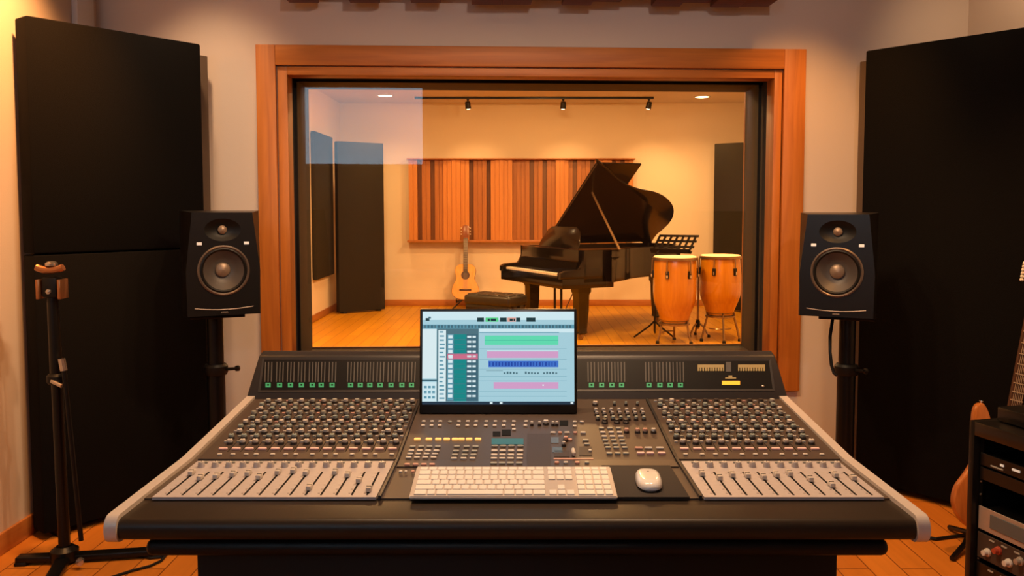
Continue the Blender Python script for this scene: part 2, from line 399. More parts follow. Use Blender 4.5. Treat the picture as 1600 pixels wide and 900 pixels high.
b = MB(); b.bb((LX0, 5.0, 0), (LX0 + .015, LY1, .085), None, .004); struct(b.build('baseboard_live_left', 'base_wood'), 'wooden baseboard under the dark wall panel', 'baseboard')

# ------------------------------------------------------------------ MIXING CONSOLE
con = thing('mixing_console', 'large brown grey mixing console with rows of knobs and faders before the window', 'mixing console', (0, 2.1, 0))
def prof(xa, xb, pts, m, b):                       # extrude a (y,z) outline along x
    Mx = Matrix(((0, 0, 1, 0), (1, 0, 0, 0), (0, 1, 0, 0), (0, 0, 0, 1)))
    b.prism(pts, xa, xb, m, Mx)
def bullnose(y, z1, z0, n=8):                       # rounded front edge from the top down
    r = (z1 - z0) / 2; return [(y + r - r * math.sin(a) * .8, z0 + r + r * math.cos(a)) for a in [math.pi * k / n for k in range(n + 1)]]
HB = .79
b = MB(); prof(-HB, HB, bullnose(1.66, .735, .692, 10) + [(1.80, .692), (1.80, .735)], None, b); b.build('armrest', 'vinyl', con, True)
b = MB(); prof(-HB, HB, [(1.79, .672), (2.85, .672), (2.85, .735), (2.56, .778), (SY0, .738), (1.79, .738)], None, b); b.build('top_plate', 'console_plate', con, True)
for s in (-1, 1):
    b = MB(); xa, xb = (s * .788, s * .812)
    prof(min(xa, xb), max(xa, xb), bullnose(1.652, .744, .688, 10) + [(2.0, .665), (2.84, .665), (2.84, .79), (2.60, .788), (SY0, .747)], None, b)
    b.build('side_panel', 'cheek_metal', con, True)
b = MB(); b.bb((-.757, 1.71, .642), (.757, 2.75, .676), None, .015, 3); b.build('under_tray', 'black_plastic', con, True)
b = MB(); b.bb((-.685, 1.80, .0), (.685, 2.70, .645), None, .006); b.build('pedestal', 'black_plastic', con, True)
# fader panels
def quadplate(name, px4, lift, m, parent, th=.004):
    P = [ons(*p) for p in px4]; vs = [Vector((p.x, p.y, sz(p.y) + lift)) for p in P]
    t = MB(); t.mesh([tuple(v) for v in vs] + [(v.x, v.y, v.z - th) for v in vs], [(0, 1, 2, 3), (7, 6, 5, 4), (0, 4, 5, 1), (1, 5, 6, 2), (2, 6, 7, 3), (3, 7, 4, 0)]); return t
FXL = [-.742 + i * (.742 - .318) / 13 for i in range(14)]
FXR = [.420 + i * (.752 - .420) / 10 for i in range(11)]
def knobmesh(rs, rc, h, mc='knob_light', ms='knob_dark', n=12):
    t = MB(); t.lathe([(rs, 0), (rs * .95, h * .5), (rc * 1.05, h * .55)], n=n, m=ms, caps=False)
    t.lathe([(rc, h * .5), (rc * .92, h * .95), (rc * .8, h), (0, h)], n=n, m=mc)
    t.box((0, rc * .45, h + .0004), (rc * .22, rc * .8, .0008), 'knob_dark'); return t
def boxcap(w, d, h, m, bev=.001):
    t = MB(); t.box((0, 0, h / 2), (w, d, h), m, None, bev, 1); return t
panels = []
for side, FX, X0, X1 in (('l', FXL, -.768, -.297), ('r', FXR, .394, .772)):
    t = MB(); y0, y1 = 1.782, 2.042; z = .741
    t.bb((X0, y0, z - .004), (X1, y1, z + .002), 'fader_plate')
    for x in FX:
        t.bb((x - .0022, 1.795, z + .002), (x + .0022, 1.955, z + .0026), 'slot_black')
        for k in range(6): t.bb((x - .009, 1.805 + k * .028, z + .002), (x - .0045, 1.8065 + k * .028, z + .0024), 'console_plate')
    fp = t.build('fader_panel', None, con, True, smooth=0); panels.append(fp)
    for i, x in enumerate(FX):
        if side == 'l': y = [1.935, 1.90, 1.91, 1.925, 1.93, 1.905, 1.94, 1.95, 1.935, 1.83, 1.94, 1.92, 1.88, 1.82][i]
        else: y = [1.93, 1.90, 1.92, 1.915, 1.905, 1.92, 1.93, 1.89, 1.85, 1.92, 1.90][i]
        base = Vector((x, y - 2.1, z + .0022))
        if side == 'l' and i == 0:
            c = MB(); c.box((0, 0, .006), (.011, .024, .010), 'fader_cap', None, .002, 2); c.box((0, 0, .0113), (.0105, .0015, .001), 'slot_black'); c.box((0, 0, .0005), (.003, .02, .003), 'slot_black')
            CAP = c.build('fader_cap', None, fp); CAP.location = base
            k = knobmesh(.0085, .0075, .013, 'fader_cap', 'fader_plate', 14); KNB = k.build('send_knob', None, fp); KNB.location = (x, 1.995 - 2.1, z + .002)
            k = boxcap(.010, .006, .004, 'button_grey'); SEL = k.build('select_button', None, fp); SEL.location = (x, 2.025 - 2.1, z + .002)
        else:
            copypart(CAP, base, fp); copypart(KNB, (x, 1.995 - 2.1, z + .002), fp); copypart(SEL, (x, 2.025 - 2.1, z + .002), fp)
# channel strips
def surf(x, y, lift=.0): return Vector((x, y - 2.1, sz(y) + .002 + lift))
TILT = math.atan(SK)
CXL = [-.735 + i * (.735 - .312) / 13 for i in range(14)]
CXR = [.418 + i * (.745 - .418) / 10 for i in range(11)]
proto = {}
stuffk = MB()
KR = [2.165, 2.205, 2.243, 2.281]                 # nearest four rows are knobs of their own
KF = [2.319, 2.357, 2.395, 2.433, 2.471, 2.509]
caps_row = ['knob_light', 'knob_grey', 'knob_light', 'knob_grey']
bstuff = MB()
chan = []
for side, CX, X0, X1 in (('l', CXL, -.775, -.296), ('r', CXR, .392, .785)):
    t = MB()
    vs = [(X0, 2.062), (X1, 2.062), (X1, 2.545), (X0, 2.545)]
    t.mesh([(x, y, sz(y) + .002) for x, y in vs] + [(x, y, sz(y) - .004) for x, y in vs], [(0, 1, 2, 3), (7, 6, 5, 4), (0, 4, 5, 1), (1, 5, 6, 2), (2, 6, 7, 3), (3, 7, 4, 0)], 'console_plate')
    dx = (CX[1] - CX[0]) / 2
    for x in CX[:-1]: t.box((x + dx, 2.32, sz(2.32) + .0022), (.0012, .42, .001), 'slot_black', Matrix.Rotation(TILT, 4, 'X'))
    cp = t.build('channel_panel', None, con, True, smooth=0); chan.append(cp)
    for i, x in enumerate(CX):
        for r, y in enumerate(KR):
            kx = x + (-.005 if r % 2 else .004)
            if r not in proto:
                k = knobmesh(.0088, .0074, .013, caps_row[r]); o = k.build('knob', None, cp); o.rotation_euler = (TILT, 0, 0); proto[r] = o; o.location = surf(kx, y)
            else: copypart(proto[r], surf(kx, y), cp)
        if 'mute' not in proto:
            o = boxcap(.021, .0075, .005, 'button_red').build('mute_button', None, cp); o.rotation_euler = (TILT, 0, 0); proto['mute'] = o; o.location = surf(x, 2.126); o['label'] = 'pink lit button'
            o = boxcap(.011, .0065, .004, 'button_white').build('cut_button', None, cp); o.rotation_euler = (TILT, 0, 0); proto['cut'] = o; o.location = surf(x + .004, 2.088)
        else: copypart(proto['mute'], surf(x, 2.126), cp); copypart(proto['cut'], surf(x + .004 * (1 if i % 3 else -1), 2.088), cp)
        for r, y in enumerate(KF):
            dark = side == 'r' and r == 5 and 2 <= i <= 9
            kx = x + (.004 if r % 2 else -.004)
            stuffk.xf = Matrix.Translation((kx, y, sz(y) + .002)) @ Matrix.Rotation(TILT, 4, 'X')
            mc = 'knob_dark' if dark else ('knob_light', 'knob_grey', 'button_grey')[(r + (i % 2) * (r > 2)) % 3]
            stuffk.lathe([(.0085, 0), (.008, .006), (.0068, .0065)], n=10, m='knob_dark', caps=False)
            stuffk.lathe([(.0072, .006), (.0066, .0125), (0, .013)], n=10, m=mc)
            bstuff.xf = Matrix.Translation((x + (-.009 if r % 2 else .010), y + .015, sz(y + .015) + .002)) @ Matrix.Rotation(TILT, 4, 'X')
            bstuff.box((0, 0, .0015), (.008, .005, .004), ('button_white', 'button_grey', 'button_rose')[(i * 7 + r * 3) % 3])
        for r, y in enumerate(KR):
            bstuff.xf = Matrix.Translation((x + (.011 if r % 2 else -.011), y + .014, sz(y + .014) + .002)) @ Matrix.Rotation(TILT, 4, 'X')
            bstuff.box((0, 0, .0015), (.008, .005, .004), ('button_white', 'button_grey')[(i + r) % 2])
stuffk.xf = Matrix(); bstuff.xf = Matrix()
o = stuffk.build('knob', None, con, True); o['kind'] = 'stuff'
o = bstuff.build('small_button', None, con, True, smooth=0); o['kind'] = 'stuff'
# centre section
t = MB()
vs = [(-.285, 1.98), (.382, 1.98), (.382, 2.06), (.382, 2.55), (-.285, 2.55), (-.285, 2.06)]
for (xa, ya, xb, yb) in ((-.285, 2.005, .382, SY0), (-.285, SY0, .382, 2.548)):
    q = [(xa, ya), (xb, ya), (xb, yb), (xa, yb)]
    t.mesh([(x, y, sz(y) + .001) for x, y in q] + [(x, y, sz(y) - .004) for x, y in q], [(0, 1, 2, 3), (7, 6, 5, 4), (0, 4, 5, 1), (1, 5, 6, 2), (2, 6, 7, 3), (3, 7, 4, 0)], 'console_plate')
for px, py, wpx, hpx, m in ((842, 705, 36, 52, 'console_dark'), (791, 677, 14, 9, 'slot_black'), (776, 679, 12, 7, 'slot_black'), (881, 662, 13, 8, 'slot_black'),
                            (793, 691, 50, 9, 'display_teal'), (867, 689, 12, 9, 'display_grey'), (871, 704, 16, 8, 'display_grey'), (878, 710, 24, 10, 'console_dark'), (915, 706, 20, 14, 'console_dark'),
                            (896, 718, 62, 1.6, 'button_rose'), (760, 718, 90, 34, None)):
    if m is None: continue
    p = [ons(px + a * wpx / 2, py + c * hpx / 2) for a, c in ((-1, 1), (1, 1), (1, -1), (-1, -1))]
    t.mesh([(v.x, v.y, sz(v.y) + .0024) for v in p] + [(v.x, v.y, sz(v.y)) for v in p], [(0, 1, 2, 3), (0, 4, 5, 1), (1, 5, 6, 2), (2, 6, 7, 3), (3, 7, 4, 0)], m)
ctr = t.build('centre_panel', None, con, True, smooth=0)
for a in ((-.290, 1.785, 2.545), (.387, 1.785, 2.545)):
    t = MB(); t.bb((a[0] - .003, a[1], .736), (a[0] + .003, SY0, .7455)); t.box((a[0], (SY0 + a[2]) / 2, sz((SY0 + a[2]) / 2) + .0012), (.006, a[2] - SY0, .008), None, Matrix.Rotation(TILT, 4, 'X'))
    t.build('divider_rail', 'bridge_grey', con, True, smooth=0)
bp = {}
def button(px, py, wpx=8, m='button_white', name='button', hpx=3.6):
    p = ons(px, py); dpx = FP / p.y
    key = (name, m, wpx)
    if key not in bp:
        o = boxcap(wpx / dpx, .0085, .005, m, .0012).build(name, None, ctr)
        o.rotation_euler = (TILT, 0, 0); bp[key] = o; o.location = surf(p.x, p.y, -.001)
    else: copypart(bp[key], surf(p.x, p.y, -.001), ctr)
def cknob(px, py, m='knob_light', r=.0075, name='rotary_knob'):
    p = ons(px, py); key = (name, m, r)
    if key not in bp:
        o = knobmesh(r, r * .8, .013, m).build(name, None, ctr); o.rotation_euler = (TILT, 0, 0); bp[key] = o; o.location = surf(p.x, p.y, -.001)
    else: copypart(bp[key], surf(p.x, p.y, -.001), ctr)
for px in (662, 675, 688, 717, 731, 744, 760, 774, 788, 803, 822):
    button(px, 660.5, 6); button(px - 1, 667, 6)
button(703, 661, 6, 'button_grey'); button(803, 673, 6)
for px in (831, 843, 864, 870): cknob(px, 666, 'knob_light', .005)
cknob(853, 664, 'button_white', .009)
button(898, 661, 6); button(898, 668, 6); button(909, 661, 6)
for px in (652, 670, 685, 698, 711, 721, 733, 747): button(px, 688, 10, 'button_amber', 'amber_button')
for r, y in enumerate((700, 706.5, 711.5, 717, 728)):
    for c, px in enumerate((645, 658, 671, 684)): button(px - r * 2.2, y, 9, 'button_rose' if r == 4 else ('button_grey' if r == 0 else 'button_white'))
for r, y in enumerate((700, 707, 713, 718.5)):
    for c, px in enumerate((714, 729, 743)): button(px - r * 1.6, y, 9.5, 'button_grey' if r < 3 else 'button_white')
for r, y in enumerate((699, 706.5, 713, 718.5, 726)):
    for c, px in enumerate((773, 786, 799, 813)): button(px - r * .4, y, 10, 'button_grey' if r in (0, 4) else 'button_white')
for px in (864, 886, 911): button(px, 678, 9, 'button_white')
for px in (875, 899): button(px, 678, 6, 'button_rose')
cknob(884, 690, 'button_rose', .007); cknob(881, 698, 'knob_light', .006); button(890, 689, 8, 'button_rose'); button(915, 690, 10, 'button_grey'); button(917, 696, 9, 'button_grey'); button(922, 706, 5)
o = boxcap(.009, .034, .012, 'button_white', .003).build('master_fader_cap', None, ctr); p = ons(896, 711); o.location = surf(p.x, p.y); o.rotation_euler = (TILT, 0, 0)
for px, m in ((870, 'button_rose'), (884, 'button_white'), (902, 'button_rose'), (917, 'button_grey')): button(px, 725, 7, m)
button(626, 739, 5); button(634, 739, 4); button(645, 739, 5, 'button_rose')
cknob(930, 634, 'knob_light', .009)
for px in (960, 978, 996): cknob(px, 634.5, 'knob_grey', .005)
for r, y in enumerate((645, 650, 657.5)):
    for c in range(7): cknob(931 + c * 12 + r * 1.5, y, ('button_white', 'knob_light', 'knob_light')[(c + r) % 3] if r < 2 else 'knob_grey', .0065)
for px in (945, 964, 978): cknob(px, 662, 'knob_dark', .009)
for r, y in enumerate((671, 677.5, 684, 690, 696, 701.5, 710.5)):
    for c, px in enumerate((940, 953, 966)): button(px + r * 2, y, 8.5, 'button_grey' if r in (0, 6) else ('button_white' if r in (1, 2) else 'button_grey'))
for px in (979, 996, 1008): cknob(px, 677, 'button_rose', .0075)
cknob(1021, 677, 'knob_light', .008)
for k, (px, y, m) in enumerate(((998, 702, 'button_rose'), (1013, 702, 'button_white'), (1031, 702, 'button_white'), (1001, 710, 'button_red'), (1016, 710, 'button_red'), (1034, 710, 'button_red'))): button(px, y, 12, m, 'select_switch')
# meter bridge
YB, YT, ZB, ZT = 2.560, 2.655, .776, .902
b = MB()
def mbr(u, v, d=0):                                # u: x, v: 0 bottom..1 top of the sloping face, d: outward
    n = Vector((0, -(ZT - ZB), (YT - YB))).normalized()
    return Vector((u, YB + (YT - YB) * v, ZB + (ZT - ZB) * v)) + n * d
wb, wt = .815, .800
vs = [mbr(-wb, 0), mbr(wb, 0), mbr(wt, .94), mbr(-wt, .94)]
ring = [Vector((x, y, z)) for x, y, z in ((-wb, 2.84, ZB), (wb, 2.84, ZB), (wt, 2.84, ZT - .045), (-wt, 2.84, ZT - .045))]
tp = [Vector((-wt + .006, 2.675, ZT + .004)), Vector((wt - .006, 2.675, ZT + .004))]
b.mesh([tuple(v) for v in vs + ring + tp], [(0, 1, 2, 3), (3, 2, 9, 8), (8, 9, 6, 7), (4, 7, 6, 5), (0, 4, 5, 1), (0, 3, 8, 7, 4), (1, 5, 6, 9, 2)])
bmesh.ops.bevel(b.bm, geom=b.bm.edges[:], offset=.006, segments=3, affect='EDGES', profile=.5)
mb = b.build('meter_bridge', 'bridge_grey', con, True)
def mpx(px, py, d=.0015):                          # pixel on the sloping face
    r = ray(px, py); kk = (YT - YB) / (ZT - ZB)
    t = (YB + kk * (EYE - ZB)) / (r[1] - kk * r[2]); q = Vector((r[0] * t, r[1] * t, EYE + r[2] * t))
    n = Vector((0, -(ZT - ZB), (YT - YB))).normalized(); return q + n * d
def mquad(t, x0, x1, y0, y1, d, m, sk=0):
    P = [mpx(x0, y1, d), mpx(x1, y1, d), mpx(x1 + sk, y0, d), mpx(x0 + sk, y0, d)]; Q = [mpx(x0, y1, 0), mpx(x1, y1, 0), mpx(x1 + sk, y0, 0), mpx(x0 + sk, y0, 0)]
    t.mesh([tuple(v) for v in P + Q], [(0, 1, 2, 3), (0, 4, 5, 1), (1, 5, 6, 2), (2, 6, 7, 3), (3, 7, 4, 0)], m)
t = MB()
P = [mpx(407, 610, .001), mpx(1207, 608, .001), mpx(1201, 564, .001), mpx(413, 562, .001)]
Q = [mpx(403, 613, .0015), mpx(1211, 611, .0015), mpx(1204, 561, .0015), mpx(410, 559, .0015)]
t.mesh([tuple(v) for v in P], [(0, 1, 2, 3)], 'meter_glass')
t.mesh([tuple(v) for v in Q + P], [(0, 1, 5, 4), (1, 2, 6, 5), (2, 3, 7, 6), (3, 0, 4, 7)], 'bridge_grey')
t.build('meter_window', None, mb, True, smooth=0)
GL = [419, 437, 454, 471, 488, 502, 519, 548, 563, 578, 594, 611, 628, 643]; GR = [924, 940, 956, 971, 1014, 1031, 1047, 1063]
for g in GL + GR:
    t = MB()
    for dx in (-5, 0, 5): mquad(t, g + dx - .8, g + dx + .8, 566, 597, .0018, 'meter_line', 1.0 if g < 800 else -.5)
    t.build('meter_column', None, mb, True, smooth=0)
    t = MB(); mquad(t, g - 4, g + 4, 598.5, 605.5, .002, 'led_green'); mquad(t, g - 1.2, g + 1.6, 600.5, 603, .0026, 'slot_black'); t.build('channel_light', None, mb, True, smooth=0)
for x0, x1 in ((1090, 1131), (1153, 1195)):
    t = MB(); mquad(t, x0, x1, 570, 580, .002, 'lamp_amber')
    for k in range(10): mquad(t, x0 + 2 + k * 4, x0 + 3.2 + k * 4, 575, 580, .0026, 'slot_black')
    t.build('dial_display', None, mb, True, smooth=0)
t = MB(); mquad(t, 1134, 1142, 566, 581, .002, 'meter_line'); t.build('slot_display', None, mb, True, smooth=0)
t = MB(); mquad(t, 1128, 1156, 595.5, 601.5, .002, 'lamp_yellow'); mquad(t, 1133, 1150, 590, 592, .002, 'lamp_amber'); mquad(t, 1138, 1144, 587, 590, .002, 'lamp_amber'); t.build('power_light', None, mb, True, smooth=0)
t = MB(); q = mpx(1192, 604, 0); t.lathe([(.0045, 0), (.004, .003), (0, .004)], q, (0, -.8, .6), 12, 'chrome'); t.build('power_button', None, mb, True)

# ------------------------------------------------------------------ monitor on the console
YM0 = 2.405; mon_h = .296; mon_w = .446; lean = R(7)
mx = (aty(655, 648, YM0).x + aty(902, 648, YM0).x) / 2
mon = thing('computer_monitor', 'slim black computer monitor showing audio tracks, standing on the console', 'monitor', (mx, YM0, sz(YM0) + .003))
RL = Matrix.Rotation(-lean, 4, 'X')
def face(t, x0, x1, y0, y1, lift, m):              # rectangle on the screen, fractions from the top left
    W2, H2 = mon_w - .016, mon_h - .034; a = -W2 / 2; top = mon_h - .008
    t.mesh([(a + x0 * W2, -lift, top - y1 * H2), (a + x1 * W2, -lift, top - y1 * H2), (a + x1 * W2, -lift, top - y0 * H2), (a + x0 * W2, -lift, top - y0 * H2)], [(0, 1, 2, 3)], m)
t = MB(); t.xf = RL; t.box((0, .007, mon_h / 2), (mon_w, .014, mon_h), 'black_satin', None, .004, 2); t.build('case', None, mon)
t = MB(); t.xf = RL; A = .0006
face(t, 0, 1, 0, 1, A, 'scr_bg'); L1, L2, L3 = A + .0002, A + .0004, A + .0006
face(t, 0, 1, 0, .09, L1, 'scr_top'); face(t, 0, 1, .09, .14, L1, 'scr_bg'); face(t, 0, 1, .14, .185, L1, 'scr_bar')
for k in range(44): face(t, .01 + k * .0222, .01 + k * .0222 + .012 + .006 * random.random(), .148, .176, L2, 'scr_dark' if k % 3 else 'scr_grey')
face(t, .02, .045, .07, .10, L2, 'scr_ink'); face(t, .038, .055, .055, .075, L2, 'scr_grey')
for x0, x1, m in ((.36, .405, 'scr_ink'), (.415, .50, 'scr_lgreen'), (.51, .555, 'scr_ink'), (.56, .615, 'scr_salmon'), (.617, .645, 'scr_ink'), (.685, .745, 'scr_ink')): face(t, x0, x1, .065, .11, L2, m)
for x0, x1 in ((.43, .445), (.45, .485), (.575, .595), (.60, .61)): face(t, x0, x1, .075, .105, L3, 'scr_ink')
face(t, 0, .093, .19, .72, L1, 'scr_white'); face(t, 0, .095, .735, .75, L1, 'scr_dark'); face(t, 0, .095, .76, .98, L1, 'scr_top')
for k in range(9): face(t, .012 + (k % 3) * .027, .03 + (k % 3) * .027, .80 + (k // 3) * .055, .825 + (k // 3) * .055, L2, 'scr_bar')
face(t, .095, .37, .185, .965, L1, 'scr_grey')
face(t, .105, .155, .20, .965, L2, 'scr_white')
for k in range(17): face(t, .113, .113 + .02 + .016 * random.random(), .212 + k * .0445, .228 + k * .0445, L3, 'scr_bar')
face(t, .165, .205, .245, .955, L2, 'scr_bar')
for k in range(13): face(t, .17, .198, .255 + k * .053, .29 + k * .053, L3, 'scr_white')
face(t, .207, .29, .245, .965, L2, 'scr_teal')
for k in range(13): face(t, .207, .29, .30 + k * .053, .304 + k * .053, L3, 'scr_grey')
face(t, .29, .365, .245, .965, L2, 'scr_dark')
for k in range(13): face(t, .295, .322, .262 + k * .053, .283 + k * .053, L3, 'scr_white'); face(t, .33, .352, .262 + k * .053, .283 + k * .053, L3, 'scr_white')
face(t, .165, .365, .455, .515, L3, 'scr_red'); face(t, .175, .20, .465, .505, L3 + .0002, 'scr_white')
face(t, .375, 1, .185, .225, L1, 'scr_top'); face(t, .375, .90, .222, .23, L2, 'scr_bar'); face(t, .96, 1, .23, .97, L2, 'scr_bg')
face(t, .41, .895, .26, .31, L2, 'scr_green'); face(t, .41, .895, .31, .36, L2, 'scr_green'); face(t, .41, .895, .307, .311, L3, 'scr_teal')
face(t, .425, .895, .43, .50, L2, 'scr_pink'); face(t, .425, .895, .418, .428, L2, 'scr_top')
face(t, .435, .895, .53, .60, L2, 'scr_blue')
for k in range(22): face(t, .44 + k * .0205, .44 + k * .0205 + .006 + .008 * random.random(), .545, .588, L3, 'scr_navy')
face(t, .42, .53, .635, .639, L2, 'scr_grey')
for k in range(18):
    if k not in (5, 6, 12): face(t, .535 + k * .02, .535 + k * .02 + .012, .645 + .012 * random.random(), .672, L2, 'scr_grey')
face(t, .47, .895, .76, .83, L2, 'scr_pink'); face(t, .79, .80, .785, .80, L3, 'scr_white')
for y in (.40, .515, .62, .70, .745, .86, .91): face(t, .375, .95, y, y + .003, L1, 'scr_bar')
face(t, 0, 1, .968, 1, L3, 'scr_foot')
for x in (.455, .52, .985): face(t, x - .01, x + .008, .972, .992, L3 + .0002, 'scr_white')
t.build('screen', None, mon, smooth=0)
t = MB(); t.box((0, .062, .10), (.06, .012, .20), None, Matrix.Rotation(R(-9), 4, 'X'), .003); t.box((0, .056, .15), (.06, .04, .05), None, Matrix.Rotation(R(-7), 4, 'X'), .003); t.box((0, .075, .012), (.18, .10, .008), None, Matrix.Rotation(TILT, 4, 'X'), .003); t.build('foot', 'black_metal', mon)

# ------------------------------------------------------------------ keyboard, mouse, pad
Y0, Y1 = 1.768, 1.916
kb = thing('computer_keyboard', 'white full size computer keyboard lying on the console under the monitor', 'keyboard', (-.008, Y0, .7425))
kd = Y1 - Y0; rise = .020; ktilt = math.atan((rise - .002) / kd); KW = .436
t = MB(); t.mesh([(-KW / 2, 0, 0), (KW / 2, 0, 0), (KW / 2, kd, 0), (-KW / 2, kd, 0), (-KW / 2, 0, .006), (KW / 2, 0, .006), (KW / 2, kd, .006 + rise), (-KW / 2, kd, .006 + rise)],
                [(3, 2, 1, 0), (4, 5, 6, 7), (0, 1, 5, 4), (1, 2, 6, 5), (2, 3, 7, 6), (3, 0, 4, 7)])
bmesh.ops.bevel(t.bm, geom=t.bm.edges[:], offset=.002, segments=2, affect='EDGES')
kbody = t.build('body', 'aluminium', kb)
U = (KW - .016) / 22.6; rows = []
rows.append([1.5] + [1] * 12 + [1.5, 'g', 1, 1, 1, 'g', 1, 1, 1, 1])
rows.append([1.5] + [1] * 12 + [1.5, 'g', 1, 1, 1, 'g', 1, 1, 1, 1])
rows.append([1.8] + [1] * 11 + [2.2, 'g', 0, 0, 0, 'g', 1, 1, 1, 1])
rows.append([2.3] + [1] * 10 + [2.7, 'g', 0, 1, 0, 'g', 1, 1, 1, 1])
rows.append([1.5, 1, 1.3, 6.4, 1.3, 1, 1, 1.5, 'g', 1, 1, 1, 'g', 2.05, 1, 1])
rh = (kd - .012) / 5.75; kp = {}
fn = MB()
for r in range(6):
    y = kd - .006 - (.375 * rh if r == 0 else (.75 + r - .5) * rh); zz = .006 + rise * y / kd
    row = [1.07] * 14 + ['g', 1, 1, 1, 'g', 1, 1, 1, 1] if r == 0 else rows[r - 1]
    x = -KW / 2 + .008
    for wd in row:
        if wd == 'g': x += .3 * U; continue
        if wd == 0: x += U; continue
        hh = (.75 if r == 0 else 1) * rh - .003
        if r == 0:
            fn.xf = Matrix.Translation((x + wd * U / 2, y, zz)) @ Matrix.Rotation(ktilt, 4, 'X'); fn.box((0, 0, .001), (wd * U - .003, hh, .003), None, None, .0008, 1)
        else:
            if wd not in kp:
                k = MB(); k.box((0, 0, .001), (wd * U - .003, hh, .0035), 'key_white', None, .0008, 1); o = k.build('key', None, kb); o.rotation_euler = (ktilt, 0, 0); kp[wd] = o; o.location = (x + wd * U / 2, y, zz)
            else: copypart(kp[wd], (x + wd * U / 2, y, zz), kb)
        x += wd * U
fn.xf = Matrix(); o = fn.build('key', 'key_white', kb); o['kind'] = 'stuff'
pad = MB(); P = [ons(*p) for p in ((945, 779), (1078, 779), (1047, 729), (940, 729))]
pad.prism([(v.x - .30, v.y - 1.88) for v in P], 0, .003, None, None, .0008)
o = pad.build('mouse_pad', 'mousepad'); o.location = (.30, 1.88, .7405); tag(o, 'dark brown mat on the console under the white mouse', 'mat')
mo = thing('computer_mouse', 'smooth white computer mouse beside the keyboard', 'mouse', (.290, 1.872, .744), R(-4))
def mouse_hull(t, sx, sy, h, z0, m):
    n, k = 28, 8; vs = []; fs = []
    for j in range(k + 1):
        a = j / k * math.pi / 2; rr = math.cos(a) ** .35 if j < k else 0
        for i in range(n):
            th = 2 * math.pi * i / n; c_, s_ = math.cos(th), math.sin(th); e = 2 / 2.8
            vs.append((sx * rr * math.copysign(abs(c_) ** e, c_), sy * rr * math.copysign(abs(s_) ** e, s_), z0 + h * math.sin(a) * (1 - .12 * s_ * rr)))
    for j in range(k):
        for i in range(n): fs.append((j * n + i, j * n + (i + 1) % n, (j + 1) * n + (i + 1) % n, (j + 1) * n + i))
    fs.append(tuple(range(n))[::-1]); t.mesh(vs, fs, m); bmesh.ops.remove_doubles(t.bm, verts=t.bm.verts[:], dist=1e-5)
t = MB(); mouse_hull(t, .0285, .066, .016, .005, 'mouse_white'); t.build('shell', None, mo, smooth=60)
t = MB(); t.lathe([(.026, 0), (.027, .005)], n=28, m='aluminium', sc=(1, 2.3)); t.build('base', None, mo)
t = MB(); t.lathe([(.003, .0203), (.0025, .0222), (0, .0225)], (0, .02, -.001), n=12, m='button_grey'); t.build('mark', None, mo)

# ------------------------------------------------------------------ studio monitor speakers and stands
def annulus(t, c, rx, rz, poly, m, n=44):          # flat ring from an ellipse out to a convex outline, in the x,z plane
    A = sorted([2 * math.pi * k / n for k in range(n)] + [math.atan2(p[1] - c[1], p[0] - c[0]) % (2 * math.pi) for p in poly])
    A = [a for i, a in enumerate(A) if i == 0 or a - A[i - 1] > 1e-5]; I = []; O = []
    for a in A:
        d = (math.cos(a), math.sin(a)); e = 1 / math.hypot(d[0] / rx, d[1] / rz); I.append((c[0] + d[0] * e, 0, c[1] + d[1] * e)); best = 9
        for p, q in zip(poly, poly[1:] + poly[:1]):
            ex, ez = q[0] - p[0], q[1] - p[1]; det = d[0] * -ez + ex * d[1]
            if abs(det) < 1e-12: continue
            wx, wz = p[0] - c[0], p[1] - c[1]; u = (wx * -ez + ex * wz) / det; v = (d[0] * wz - d[1] * wx) / det
            if u > 1e-9 and -1e-6 <= v <= 1 + 1e-6: best = min(best, u)
        O.append((c[0] + d[0] * best, 0, c[1] + d[1] * best))
    k = len(A); t.mesh(I + O, [(i, (i + 1) % k, k + (i + 1) % k, k + i) for i in range(k)], m)
